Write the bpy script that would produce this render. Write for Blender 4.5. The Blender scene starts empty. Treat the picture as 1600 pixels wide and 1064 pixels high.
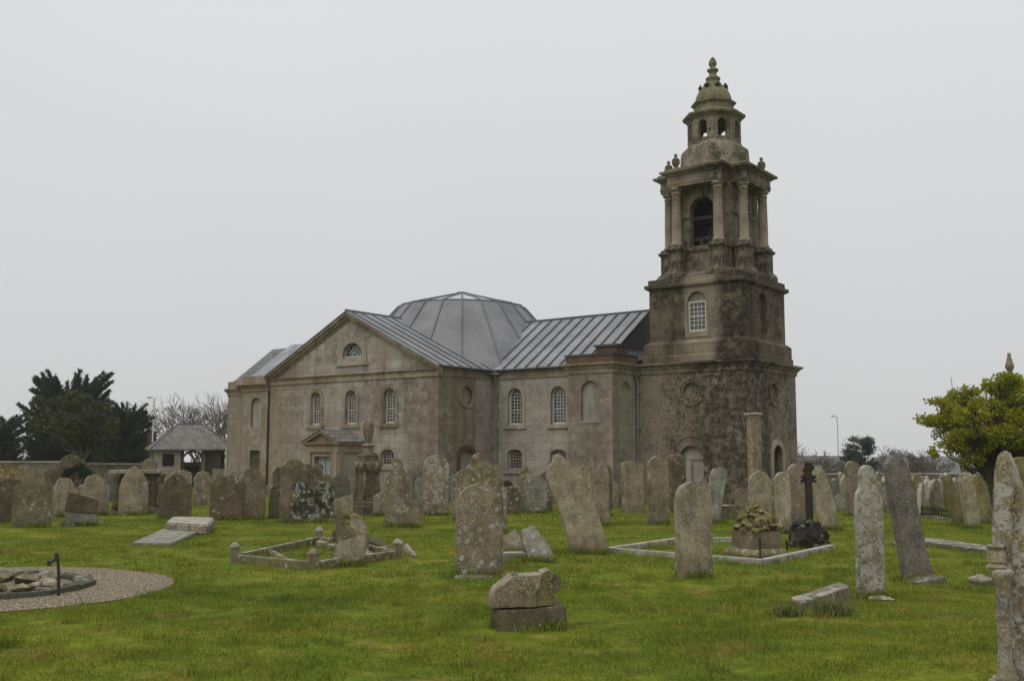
import bpy, bmesh, math, random
import numpy as np
from mathutils import Vector, Matrix, noise as mnoise
from mathutils.geometry import tessellate_polygon
R_ = math.radians
random.seed(7); rng = np.random.default_rng(11)
sc = bpy.context.scene
COL = sc.collection

# ------------------------------------------------------------------ camera
FPX, YAW, PIT, ROL, HC = 1579.66, R_(52.2196), R_(6.2953), R_(0.1473), 2.0
cp, sp, cr, sr = math.cos(PIT), math.sin(PIT), math.cos(ROL), math.sin(ROL)
CM = np.array([[cr, 0, sr], [0, 1, 0], [-sr, 0, cr]]) @ np.array([[1, 0, 0], [0, cp, sp], [0, -sp, cp]])
cam = bpy.data.cameras.new('camera'); cam_o = bpy.data.objects.new('camera', cam); COL.objects.link(cam_o)
cam.sensor_fit = 'HORIZONTAL'; cam.sensor_width = 36; cam.lens = 36 * FPX / 1600
cam.clip_start = 0.1; cam.clip_end = 5000
cam_o.matrix_world = Matrix(((CM[0][0], CM[2][0], -CM[1][0], 0), (CM[0][1], CM[2][1], -CM[1][1], 0),
                             (CM[0][2], CM[2][2], -CM[1][2], HC), (0, 0, 0, 1)))
sc.camera = cam_o

# ------------------------------------------------------------------ light
SUN_EL, SUN_AZ = R_(58), R_(215)          # a high veiled sun behind the camera's left shoulder
w = bpy.data.worlds.new('World'); sc.world = w; w.use_nodes = True
nt = w.node_tree; nt.nodes.clear()
o = nt.nodes.new('ShaderNodeOutputWorld'); bg = nt.nodes.new('ShaderNodeBackground')
sky = nt.nodes.new('ShaderNodeTexSky'); sky.sky_type = 'NISHITA'; sky.sun_disc = False
sky.sun_elevation = SUN_EL; sky.sun_rotation = SUN_AZ; sky.dust_density = 5
tc = nt.nodes.new('ShaderNodeTexCoord'); sep = nt.nodes.new('ShaderNodeSeparateXYZ'); nt.links.new(tc.outputs['Generated'], sep.inputs[0])
rp = nt.nodes.new('ShaderNodeValToRGB'); nt.links.new(sep.outputs['Z'], rp.inputs[0])
e = rp.color_ramp.elements
e[0].position = 0.0; e[0].color = (0.585, 0.588, 0.598, 1)
e[1].position = 0.42; e[1].color = (0.715, 0.718, 0.727, 1)
m_ = e.new(0.16); m_.color = (0.638, 0.641, 0.650, 1)
m_ = e.new(1.0); m_.color = (0.98, 0.985, 0.995, 1)
nz = nt.nodes.new('ShaderNodeTexNoise'); nz.inputs['Scale'].default_value = 2.2; nz.inputs['Detail'].default_value = 2
nt.links.new(tc.outputs['Generated'], nz.inputs['Vector'])
mr = nt.nodes.new('ShaderNodeMapRange'); mr.inputs[3].default_value = 0.96; mr.inputs[4].default_value = 1.04
nt.links.new(nz.outputs[0], mr.inputs[0])
mul = nt.nodes.new('ShaderNodeVectorMath'); mul.operation = 'SCALE'
nt.links.new(rp.outputs[0], mul.inputs[0]); nt.links.new(mr.outputs[0], mul.inputs['Scale'])
sk = nt.nodes.new('ShaderNodeVectorMath'); sk.operation = 'SCALE'; sk.inputs['Scale'].default_value = 0.1
nt.links.new(sky.outputs[0], sk.inputs[0])
mx = nt.nodes.new('ShaderNodeMix'); mx.data_type = 'RGBA'; mx.inputs[0].default_value = 0.05   # a thin trace of clear sky through the cloud
nt.links.new(mul.outputs[0], mx.inputs[6]); nt.links.new(sk.outputs[0], mx.inputs[7])
nt.links.new(mx.outputs[2], bg.inputs[0]); bg.inputs[1].default_value = 0.96
nt.links.new(bg.outputs[0], o.inputs[0])
sl = bpy.data.lights.new('sun', 'SUN'); sl.energy = 1.25; sl.angle = R_(70); sl.color = (1.0, 0.97, 0.92)
so = bpy.data.objects.new('sun', sl); COL.objects.link(so)
sd = Vector((math.sin(SUN_AZ) * math.cos(SUN_EL), math.cos(SUN_AZ) * math.cos(SUN_EL), math.sin(SUN_EL)))
so.rotation_euler = sd.to_track_quat('Z', 'Y').to_euler(); so.location = (-20, -30, 40)
sc.view_settings.view_transform = 'Standard'; sc.view_settings.look = 'None'
sc.view_settings.exposure = 0.14; sc.view_settings.gamma = 1.0
sc.cycles.max_bounces = 6; sc.cycles.diffuse_bounces = 3; sc.cycles.volume_bounces = 2

# ------------------------------------------------------------------ ground shape, pixels to ground
def gz(x, y):
    z = 0.035 * math.sin(x * 0.55 + 1.1) * math.sin(y * 0.43 + 0.4) + 0.03 * math.sin(x * 0.23 - y * 0.31 + 2)
    if y > 66: z -= 0.0009 * (min(y, 140) - 66) ** 2 + max(0, y - 140) * 0.03
    return z
def ray(px, py):
    return CM.T @ np.array([(px - 800) / FPX, 1, -(py - 532) / FPX])
def at(px, py, z=None):
    d = ray(px, py); zz = 0.0
    for _ in range(8):
        t = (zz - HC) / d[2]; x, y = d[0] * t, d[1] * t
        zz = gz(x, y) if z is None else z
    return Vector((x, y, zz))
def at_depth(px, py, D):
    d = ray(px, py); t = D / d[1]
    return Vector((d[0] * t, D, HC + d[2] * t))

# ------------------------------------------------------------------ objects
def tag(o, label=None, cat=None, group=None, kind=None):
    if label: o['label'] = label
    if cat: o['category'] = cat
    if group: o['group'] = group
    if kind: o['kind'] = kind
    return o
def empty(name, loc=(0, 0, 0), rz=0.0):
    o = bpy.data.objects.new(name, None); COL.objects.link(o); o.location = loc; o.rotation_euler = (0, 0, rz); o.empty_display_size = 0.2
    return o
class MB:
    def __init__(s): s.v = []; s.f = []
    def add(s, vs, fs):
        n = len(s.v); s.v += [tuple(q) for q in vs]; s.f += [tuple(i + n for i in f) for f in fs]; return s
    def box(s, a, b):
        x0, y0, z0 = a; x1, y1, z1 = b
        return s.add([(x0, y0, z0), (x1, y0, z0), (x1, y1, z0), (x0, y1, z0), (x0, y0, z1), (x1, y0, z1), (x1, y1, z1), (x0, y1, z1)],
                     [(0, 3, 2, 1), (4, 5, 6, 7), (0, 1, 5, 4), (1, 2, 6, 5), (2, 3, 7, 6), (3, 0, 4, 7)])
    def loft(s, rings, cap=True, close=True):
        n = len(rings[0]); vs = [q for r in rings for q in r]; fs = []
        for k in range(len(rings) - 1):
            for i in range(n if close else n - 1):
                j = (i + 1) % n; fs.append((k * n + i, k * n + j, (k + 1) * n + j, (k + 1) * n + i))
        if cap: fs.append(tuple(range(n - 1, -1, -1))); fs.append(tuple((len(rings) - 1) * n + i for i in range(n)))
        return s.add(vs, fs)
    def lathe(s, prof, c=(0, 0, 0), n=16, a0=0.0, cap=True):
        return s.loft([[(c[0] + r * math.cos(a0 + 2 * math.pi * i / n), c[1] + r * math.sin(a0 + 2 * math.pi * i / n), c[2] + z) for i in range(n)] for r, z in prof], cap)
    def tube(s, p0, p1, r0, r1=None, n=6, cap=True):
        r1 = r0 if r1 is None else r1; p0 = Vector(p0); p1 = Vector(p1); d = (p1 - p0)
        if d.length < 1e-6: return s
        q = d.normalized().to_track_quat('Z', 'Y'); X = q @ Vector((1, 0, 0)); Y = q @ Vector((0, 1, 0))
        return s.loft([[p + X * (r * math.cos(2 * math.pi * i / n)) + Y * (r * math.sin(2 * math.pi * i / n)) for i in range(n)] for p, r in ((p0, r0), (p1, r1))], cap)
    def path(s, pts, rad, n=6):
        for i in range(len(pts) - 1): s.tube(pts[i], pts[i + 1], rad[i] if hasattr(rad, '__len__') else rad, rad[i + 1] if hasattr(rad, '__len__') else rad, n)
        return s
    def build(s, name, mat=None, parent=None, smooth=False, bevel=0, weld=False, recalc=True):
        me = bpy.data.meshes.new(name); me.from_pydata(s.v, [], s.f)
        bm = bmesh.new(); bm.from_mesh(me)
        if weld: bmesh.ops.remove_doubles(bm, verts=bm.verts, dist=1e-4)
        if recalc: bmesh.ops.recalc_face_normals(bm, faces=bm.faces)
        if bevel:
            es = [ed for ed in bm.edges if len(ed.link_faces) == 2 and ed.calc_face_angle(0) > 0.5]
            bmesh.ops.bevel(bm, geom=es, offset=bevel, segments=2, affect='EDGES', clamp_overlap=True)
        bm.to_mesh(me); bm.free()
        if smooth: me.shade_smooth() if hasattr(me, 'shade_smooth') else None
        o = bpy.data.objects.new(name, me); COL.objects.link(o)
        if mat: me.materials.append(mat)
        if parent: o.parent = parent
        return o
def np_mesh(name, verts, faces_n, idx, mat, parent=None):
    """fast mesh: verts (N,3), faces_n constant size, idx flat"""
    me = bpy.data.meshes.new(name); nf = len(idx) // faces_n
    me.vertices.add(len(verts)); me.vertices.foreach_set('co', np.asarray(verts, dtype=np.float32).ravel())
    me.loops.add(len(idx)); me.loops.foreach_set('vertex_index', np.asarray(idx, dtype=np.int32))
    me.polygons.add(nf); me.polygons.foreach_set('loop_start', np.arange(0, nf * faces_n, faces_n, dtype=np.int32))
    me.update(calc_edges=True); me.validate()
    o = bpy.data.objects.new(name, me); COL.objects.link(o); me.materials.append(mat)
    if parent: o.parent = parent
    return o

# ------------------------------------------------------------------ materials
class NT:
    def __init__(s, name, rough=0.9, spec=0.2):
        s.m = bpy.data.materials.new(name); s.m.use_nodes = True; s.t = s.m.node_tree
        s.b = s.t.nodes['Principled BSDF']; s.b.inputs['Roughness'].default_value = rough
        s.b.inputs['Specular IOR Level'].default_value = spec; s._tc = None
    def n(s, typ, **k):
        nd = s.t.nodes.new('ShaderNode' + typ)
        for a, v_ in k.items(): setattr(nd, a, v_)
        return nd
    def set(s, sock, v_):
        if hasattr(v_, 'is_linked') or hasattr(v_, 'links'): s.t.links.new(v_, sock)
        else: sock.default_value = v_
    def obj(s):
        if not s._tc: s._tc = s.n('TexCoord')
        return s._tc.outputs['Object']
    def xyz(s, vec):
        q = s.n('SeparateXYZ'); s.set(q.inputs[0], vec); return q.outputs
    def comb(s, x, y, z):
        q = s.n('CombineXYZ'); s.set(q.inputs[0], x); s.set(q.inputs[1], y); s.set(q.inputs[2], z); return q.outputs[0]
    def math(s, op, a, b=0.0, clamp=False):
        q = s.n('Math', operation=op, use_clamp=clamp); s.set(q.inputs[0], a); s.set(q.inputs[1], b); return q.outputs[0]
    def vm(s, op, a, b):
        q = s.n('VectorMath', operation=op); s.set(q.inputs[0], a)
        if op == 'SCALE': s.set(q.inputs['Scale'], b)
        else: s.set(q.inputs[1], b)
        return q.outputs[0]
    def noise(s, vec, scale, detail=4, rough=0.6, dist=0.0):
        q = s.n('TexNoise'); s.set(q.inputs['Vector'], vec); q.inputs['Scale'].default_value = scale; q.inputs['Detail'].default_value = detail
        q.inputs['Roughness'].default_value = rough; q.inputs['Distortion'].default_value = dist; return q.outputs[0]
    def voro(s, vec, scale, feat='F1', out=0):
        q = s.n('TexVoronoi', feature=feat); s.set(q.inputs['Vector'], vec); q.inputs['Scale'].default_value = scale; return q.outputs[out]
    def rng(s, v_, a, b, c=0.0, d=1.0):
        q = s.n('MapRange'); q.clamp = True; s.set(q.inputs[0], v_); q.inputs[1].default_value = a; q.inputs[2].default_value = b
        q.inputs[3].default_value = c; q.inputs[4].default_value = d; return q.outputs[0]
    def mix(s, f, a, b, mode='MIX'):
        q = s.n('Mix', data_type='RGBA', blend_type=mode); s.set(q.inputs[0], f); s.set(q.inputs[6], a if hasattr(a, 'links') else (*a[:3], 1))
        s.set(q.inputs[7], b if hasattr(b, 'links') else (*b[:3], 1)); return q.outputs[2]
    def bump(s, h, dist=0.02, strength=1.0):
        q = s.n('Bump'); q.inputs['Distance'].default_value = dist; q.inputs['Strength'].default_value = strength; s.set(q.inputs['Height'], h)
        s.t.links.new(q.outputs[0], s.b.inputs['Normal'])
    def out(s, col, rough=None):
        s.set(s.b.inputs['Base Color'], col if hasattr(col, 'links') else (*col[:3], 1))
        if rough is not None: s.set(s.b.inputs['Roughness'], rough)
        return s.m

def wall_stone(name, light, warm, dark, dark_amt=0.5, joints=1.0, spots=1.0, brick=(0.72, 0.34), wash=None, crust=None, mort=None, regions=()):
    k = NT(name); P = k.obj(); X, Y, Z = k.xyz(P)[:3]
    bv = k.comb(k.math('ADD', X, Y), Z, 0.0)
    br = k.n('TexBrick'); k.set(br.inputs['Vector'], bv); br.inputs['Scale'].default_value = 1.0
    br.inputs['Brick Width'].default_value = brick[0]; br.inputs['Row Height'].default_value = brick[1]; br.inputs['Mortar Size'].default_value = 0.009
    br.inputs['Mortar Smooth'].default_value = 0.4; br.inputs['Color1'].default_value = (0, 0, 0, 1); br.inputs['Color2'].default_value = (1, 1, 1, 1)
    br.inputs['Mortar'].default_value = (0.5, 0.5, 0.5, 1); br.inputs['Bias'].default_value = 0.0
    n1 = k.noise(P, 0.55, 5, 0.62); n2 = k.noise(k.vm('ADD', P, (31, 7, 3)), 1.7, 6, 0.65)
    st = k.noise(k.comb(k.math('MULTIPLY', X, 2.6), k.math('MULTIPLY', Y, 2.6), k.math('MULTIPLY', Z, 0.35)), 1.0, 5, 0.6)
    c = k.mix(k.rng(n1, 0.38, 0.62), light, warm)
    c = k.mix(k.math('MULTIPLY', k.rng(br.outputs[0], 0, 1), 0.36 * joints), c, dark)
    c = k.mix(k.math('MULTIPLY', k.rng(st, 0.5, 0.72), 0.55), c, dark)
    c = k.mix(k.math('MULTIPLY', k.rng(n2, 0.5 , 0.68), dark_amt), c, dark)
    # rust-coloured algae streaks under the ledges
    og = k.noise(k.comb(k.math('MULTIPLY', X, 1.3), k.math('MULTIPLY', Y, 1.3), k.math('MULTIPLY', Z, 0.25)), 0.9, 3, 0.5)
    c = k.mix(k.math('MULTIPLY', k.rng(og, 0.58, 0.72), 0.32), c, (0.19, 0.115, 0.065))
    # dark crust in crumbs, pale lichen flecks
    sp_ = k.noise(P, 9.0, 4, 0.75); reg = k.rng(k.noise(k.vm('ADD', P, (5, 50, 9)), 0.45, 3), 0.46, 0.58)
    c = k.mix(k.math('MULTIPLY', k.math('MULTIPLY', k.rng(sp_, 0.48, 0.58), reg), 0.75 * dark_amt + 0.15), c, tuple(q * 0.6 for q in dark))
    fl = k.noise(k.vm('ADD', P, (3, 9, 77)), 14.0, 3, 0.7); rg2 = k.rng(k.noise(k.vm('ADD', P, (80, 5, 1)), 0.6, 2), 0.45, 0.6)
    c = k.mix(k.math('MULTIPLY', k.math('MULTIPLY', k.rng(fl, 0.63, 0.69), rg2), 0.8 * spots), c, (0.52, 0.49, 0.42))
    if crust:      # black crust that has grown over one part of the wall: centre, half width, soft edge along X+Y
        q = k.math('ADD', k.math('ABSOLUTE', k.math('SUBTRACT', k.math('SUBTRACT', X, Y), crust[0])), k.math('MULTIPLY', k.math('SUBTRACT', n2, 0.5), 1.6))
        c = k.mix(k.math('MULTIPLY', k.rng(q, crust[1] + crust[2], crust[1]), k.rng(k.noise(P, 4.0, 6, 0.75), 0.42, 0.56, 0.2, 0.92)), c, tuple(q_ * 0.55 for q_ in dark))
    if wash:       # strip of cleaner stone
        q = k.math('ADD', k.math('ABSOLUTE', k.math('SUBTRACT', X, wash[0])), k.math('MULTIPLY', k.math('SUBTRACT', n2, 0.5), 0.7))
        c = k.mix(k.math('MULTIPLY', k.math('MULTIPLY', k.rng(q, wash[1] + wash[2], wash[1]), k.rng(Y, wash[3], wash[3] - 0.25)), k.rng(n1, 0.3, 0.6, 0.25, wash[4])), c, k.mix(n2, (0.20, 0.165, 0.115), (0.30, 0.255, 0.185)))
    for (x0, x1, y0, y1, col_, am) in regions:     # stretches of wall with their own weathering
        qx = k.math('ADD', k.math('ABSOLUTE', k.math('SUBTRACT', X, (x0 + x1) / 2)), k.math('MULTIPLY', k.math('SUBTRACT', n2, 0.5), 2.2)); qy = k.math('ABSOLUTE', k.math('SUBTRACT', Y, (y0 + y1) / 2))
        hx_, hy_ = (x1 - x0) / 2, (y1 - y0) / 2
        c = k.mix(k.math('MULTIPLY', k.math('MULTIPLY', k.rng(qx, hx_ + 0.3, hx_ - 0.3), k.rng(qy, hy_ + 0.05, hy_ - 0.05)), k.rng(k.noise(P, 2.6, 6, 0.72), 0.38, 0.6, am * 0.25, am)), c, col_)
    # green foot
    gr = k.math('MULTIPLY', k.rng(Z, 1.0, 0.0), k.rng(n2, 0.4, 0.6))
    c = k.mix(k.math('MULTIPLY', gr, 0.6), c, (0.10, 0.10, 0.045))
    mo = k.math('MULTIPLY', br.outputs['Fac'], 0.75 * joints)
    c = k.mix(mo, c, mort or tuple(q * 0.55 for q in warm))
    hgt = k.math('SUBTRACT', k.math('ADD', k.math('MULTIPLY', sp_, 0.6), k.math('MULTIPLY', n2, 0.8)), k.math('MULTIPLY', br.outputs['Fac'], 0.5 * joints))
    k.bump(hgt, 0.03, 0.7)
    return k.out(c)

M = {}
M['wall'] = wall_stone('church_wall_stone', (0.385, 0.355, 0.31), (0.30, 0.262, 0.212), (0.115, 0.092, 0.068), 0.55, regions=(
    (-13.0, -10.6, -4.9, -2.3, (0.125, 0.085, 0.052), 0.8), (-7.1, -4.4, -2.1, -1.3, (0.12, 0.09, 0.055), 0.75), (-4.75, -4.65, -2.1, 0.3, (0.24, 0.19, 0.13), 0.6),
    (-10.9, -6.9, -1.4, -0.9, (0.34, 0.32, 0.285), 0.55), (-34, -25.0, -2.2, 6.0, (0.20, 0.15, 0.095), 0.8), (-21.8, -19.5, -4.8, -4.4, (0.19, 0.14, 0.09), 0.7)))
M['tower'] = wall_stone('tower_stone', (0.275, 0.238, 0.185), (0.19, 0.152, 0.105), (0.048, 0.037, 0.026), 0.9, joints=0.6, spots=1.5, crust=(-0.4, 1.3, 0.9), wash=(-4.1, 0.4, 0.6, 0.5, 0.55), mort=(0.17, 0.14, 0.105))
M['dark_stage'] = wall_stone('soot_dark_stone', (0.17, 0.138, 0.095), (0.105, 0.08, 0.052), (0.026, 0.021, 0.015), 1.0, spots=0.9, crust=(0.1, 1.3, 0.5), wash=(-1.95, 0.50, 0.35, 0.9, 0.9))
M['trim'] = wall_stone('trim_stone', (0.31, 0.26, 0.195), (0.235, 0.18, 0.12), (0.10, 0.075, 0.048), 0.6, joints=0.25, brick=(0.9, 2.0))
M['pale_trim'] = wall_stone('pale_surround_stone', (0.36, 0.32, 0.27), (0.29, 0.25, 0.20), (0.14, 0.11, 0.08), 0.45, joints=0.2, brick=(2, 2))
M['green_stone'] = wall_stone('algae_green_stone', (0.20, 0.185, 0.115), (0.155, 0.14, 0.08), (0.06, 0.05, 0.032), 0.8, joints=0.2, spots=0.3, brick=(0.9, 0.5))
M['column'] = wall_stone('column_stone', (0.29, 0.245, 0.19), (0.22, 0.18, 0.13), (0.10, 0.08, 0.055), 0.6, joints=0.15, brick=(3, 1.1))
M['infill'] = wall_stone('niche_infill', (0.30, 0.285, 0.26), (0.255, 0.235, 0.205), (0.13, 0.115, 0.09), 0.35, joints=0.1, spots=0.3, brick=(3, 3))
M['clean'] = wall_stone('cleaned_stone', (0.27, 0.235, 0.17), (0.22, 0.185, 0.13), (0.11, 0.09, 0.06), 0.35, joints=0.1, spots=0.2, brick=(3, 3))
M['rust_wall'] = wall_stone('rust_stained_stone', (0.16, 0.10, 0.062), (0.11, 0.066, 0.04), (0.045, 0.03, 0.02), 0.6)

def simple(name, col, rough=0.8, spec=0.3, var=0.25, scale=6, bump=0.0, metal=0.0):
    k = NT(name, rough, spec); k.b.inputs['Metallic'].default_value = metal
    n_ = k.noise(k.obj(), scale, 5, 0.65)
    c = k.mix(k.rng(n_, 0.3, 0.7), tuple(q * (1 - var) for q in col), tuple(min(1, q * (1 + var)) for q in col))
    if bump: k.bump(n_, bump, 0.8)
    return k.out(c)
def lead(name, col):
    k = NT(name, 0.55, 0.4); P = k.obj(); n1 = k.noise(P, 0.8, 5, 0.6); X, Y, Z = k.xyz(P)[:3]
    n2 = k.noise(k.comb(k.math('MULTIPLY', X, 5), k.math('MULTIPLY', Y, 5), k.math('MULTIPLY', Z, 0.6)), 1.0, 4)
    c = k.mix(k.rng(n1, 0.35, 0.65), tuple(q * 0.72 for q in col), tuple(q * 1.2 for q in col))
    c = k.mix(k.math('MULTIPLY', k.rng(n2, 0.52, 0.7), 0.35), c, tuple(q * 1.5 for q in col))
    k.bump(n1, 0.03, 0.3); return k.out(c, k.rng(n2, 0.3, 0.7, 0.45, 0.65))
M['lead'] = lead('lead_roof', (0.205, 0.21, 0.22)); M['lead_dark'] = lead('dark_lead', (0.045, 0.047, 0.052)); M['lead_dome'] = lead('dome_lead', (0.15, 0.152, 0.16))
M['roll'] = lead('lead_roll', (0.065, 0.067, 0.072)); M['dome_cap'] = lead('wet_lead_cap', (0.42, 0.43, 0.45)); M['dome_roll'] = lead('dome_lead_roll', (0.115, 0.117, 0.122)); M['lead_pale'] = lead('pale_lead', (0.30, 0.315, 0.34))  # dome_cap: bright sky sheen painted in as a paler lead colour
def slate(name, col, row=0.16, wd=0.24):
    k = NT(name, 0.7, 0.35); P = k.obj(); X, Y, Z = k.xyz(P)[:3]
    br = k.n('TexBrick'); k.set(br.inputs['Vector'], k.comb(k.math('ADD', X, k.math('MULTIPLY', Y, 0.8)), Z, 0.0)); br.inputs['Scale'].default_value = 1
    br.inputs['Brick Width'].default_value = wd; br.inputs['Row Height'].default_value = row; br.inputs['Mortar Size'].default_value = 0.012
    br.inputs['Color1'].default_value = (*[q * 0.75 for q in col], 1); br.inputs['Color2'].default_value = (*[q * 1.3 for q in col], 1); br.inputs['Mortar'].default_value = (*[q * 0.35 for q in col], 1)
    c = k.mix(k.math('MULTIPLY', k.rng(k.noise(P, 2.0, 5), 0.45, 0.7), 0.4), br.outputs[0], (0.16, 0.15, 0.10))
    k.bump(k.math('SUBTRACT', 1.0, br.outputs['Fac']), 0.02, 0.8); return k.out(c)
M['slate'] = slate('slate_roof', (0.13, 0.135, 0.145)); M['slate_old'] = slate('old_slate_roof', (0.15, 0.145, 0.135))
M['white'] = simple('white_paint', (0.44, 0.43, 0.38), 0.5, 0.4, 0.1)
k = NT('window_glass', 0.06, 0.8); M['glass'] = k.out(k.mix(k.rng(k.noise(k.obj(), 5, 3), 0.42, 0.6), (0.015, 0.017, 0.02), (0.085, 0.09, 0.095)))  # paler blotches paint sky reflections into the panes
M['mint'] = simple('mint_door_paint', (0.26, 0.305, 0.30), 0.5, 0.4, 0.08)
M['pipe'] = simple('drainpipe_paint', (0.13, 0.15, 0.13), 0.5, 0.4, 0.15)
M['iron'] = simple('wrought_iron', (0.022, 0.021, 0.022), 0.6, 0.4, 0.4, 20, 0.01)
M['rust'] = simple('rusted_iron', (0.036, 0.027, 0.02), 0.9, 0.2, 0.5, 14, 0.02)
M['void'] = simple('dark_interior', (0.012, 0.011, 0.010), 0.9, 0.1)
M['timber'] = simple('dark_timber', (0.055, 0.043, 0.033), 0.85, 0.2, 0.3, 5, 0.02)
M['render'] = simple('pale_wall_render', (0.27, 0.235, 0.20), 0.9, 0.1, 0.2, 2.5, 0.02)
M['brick'] = wall_stone('red_brick', (0.16, 0.085, 0.06), (0.12, 0.06, 0.042), (0.05, 0.035, 0.028), 0.5, brick=(0.22, 0.075))
M['lamp_grey'] = simple('galvanised_steel', (0.30, 0.31, 0.32), 0.5, 0.5, 0.1)
M['coping'] = wall_stone('wall_coping', (0.36, 0.34, 0.30), (0.28, 0.26, 0.22), (0.12, 0.105, 0.08), 0.4, joints=0.3, brick=(0.9, 2))
M['rubble_wall'] = wall_stone('boundary_wall_stone', (0.24, 0.215, 0.165), (0.17, 0.145, 0.10), (0.07, 0.06, 0.045), 0.6, brick=(0.4, 0.2))
M['bark'] = simple('bark', (0.065, 0.052, 0.042), 0.95, 0.1, 0.4, 8, 0.03)
M['bark_pale'] = simple('pale_bark', (0.12, 0.105, 0.09), 0.95, 0.1, 0.35, 8, 0.03)
M['twig'] = simple('winter_twigs', (0.115, 0.092, 0.08), 0.95, 0.1, 0.2)
M['green_paint'] = simple('green_paint', (0.085, 0.16, 0.13), 0.6, 0.3, 0.15)

# headstones: base tint and amount of lichen ride on the object colour (an object's own stone and growth)
k = NT('weathered_headstone', 0.95, 0.15); P0 = k.obj()
oi = k.n('ObjectInfo'); tint = k.vm('MULTIPLY', oi.outputs['Color'], (0.96, 0.935, 0.82)); lich = oi.outputs['Alpha']; rnd = oi.outputs['Random']
P = k.vm('ADD', P0, k.comb(k.math('MULTIPLY', rnd, 87.0), k.math('MULTIPLY', rnd, 41.0), k.math('MULTIPLY', rnd, 63.0)))
X, Y, Z = k.xyz(P0)[:3]; px, py, pz = k.xyz(P)[:3]
geo = k.n('NewGeometry'); NZ = k.xyz(geo.outputs['Normal'])[2]
n1 = k.noise(P, 2.2, 6, 0.62); n2 = k.noise(P, 7.0, 6, 0.7); n3 = k.noise(P, 28.0, 4, 0.7)
stv = k.noise(k.comb(k.math('MULTIPLY', px, 9.0), k.math('MULTIPLY', py, 9.0), k.math('MULTIPLY', pz, 1.2)), 1.0, 4, 0.6)
c = k.mix(k.rng(n1, 0.32, 0.68), k.vm('SCALE', tint, 0.72), k.vm('SCALE', tint, 1.22))
c = k.mix(k.math('MULTIPLY', k.rng(stv, 0.48, 0.68), 0.6), c, k.vm('SCALE', tint, 0.40))
c = k.mix(k.math('MULTIPLY', k.rng(n2, 0.50, 0.60), 0.62), c, k.vm('SCALE', tint, 0.40))
c = k.mix(k.math('MULTIPLY', k.rng(n3, 0.54, 0.62), 0.55), c, k.vm('SCALE', tint, 1.55))
n4 = k.noise(k.vm('ADD', P, (7, 1, 2)), 55.0, 3, 0.8); pz_ = k.rng(k.noise(k.vm('ADD', P, (0, 30, 2)), 3.5, 4, 0.65), 0.40, 0.62)
c = k.mix(k.math('MULTIPLY', k.math('MULTIPLY', k.rng(n4, 0.50, 0.57), pz_), 0.75), c, k.vm('SCALE', tint, 0.26))
c = k.mix(k.math('MULTIPLY', k.math('MULTIPLY', k.rng(n4, 0.49, 0.41), k.rng(n1, 0.40, 0.58)), 0.65), c, k.vm('SCALE', tint, 2.0))
yl = k.rng(k.noise(k.vm('ADD', P, (12, 3, 9)), 3.1, 4, 0.6), 0.55, 0.68)
c = k.mix(k.math('MULTIPLY', yl, k.math('MULTIPLY', lich, 0.38)), c, (0.23, 0.195, 0.085))
# damp green foot
c = k.mix(k.math('MULTIPLY', k.rng(Z, 0.45, 0.0), k.rng(n2, 0.3, 0.65, 0.15, 0.75)), c, (0.085, 0.08, 0.04))
# pale crustose lichen: blotches of a few sizes and a cap along the top edge
v1 = k.voro(k.vm('ADD', P, k.vm('SCALE', k.comb(n2, n3, n2), 0.10)), 6.0); v2 = k.voro(k.vm('ADD', P, k.vm('SCALE', k.comb(n3, n2, n3), 0.05)), 17.0)
sel = k.noise(k.vm('ADD', P, (40, 4, 4)), 1.6, 3)
rag = k.noise(k.vm('ADD', P, (4, 44, 4)), 20.0, 5, 0.75)                       # ragged crust
b1 = k.math('MULTIPLY', k.rng(k.math('ADD', v1, k.math('MULTIPLY', rag, 0.45)), 0.52, 0.44), k.rng(k.math('ADD', sel, k.math('MULTIPLY', lich, 0.13)), 0.64, 0.71))
crust = k.noise(k.vm('ADD', P, (14, 4, 4)), 5.0, 6, 0.72)
b2 = k.rng(k.math('ADD', k.math('ADD', k.math('MULTIPLY', crust, 0.6), k.math('MULTIPLY', rag, 0.4)), k.math('MULTIPLY', lich, 0.055)), 0.605, 0.65)
topz = k.math('MULTIPLY', k.rng(NZ, 0.1, 0.7), k.rng(k.math('ADD', k.math('MULTIPLY', crust, 1.0), k.math('MULTIPLY', lich, 0.10)), 0.54, 0.66))
wl = k.math('MAXIMUM', k.math('MAXIMUM', k.math('MULTIPLY', b1, 0.9), k.math('MULTIPLY', b2, 0.8)), k.math('MULTIPLY', topz, 0.85))
c = k.mix(k.math('MULTIPLY', wl, 0.85), c, k.mix(n2, (0.30, 0.29, 0.25), (0.52, 0.51, 0.47)))
k.bump(k.math('ADD', k.math('ADD', n2, k.math('MULTIPLY', n3, 0.5)), k.math('MULTIPLY', wl, 0.35)), 0.022, 0.8)
M['stone'] = k.out(c)

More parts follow.
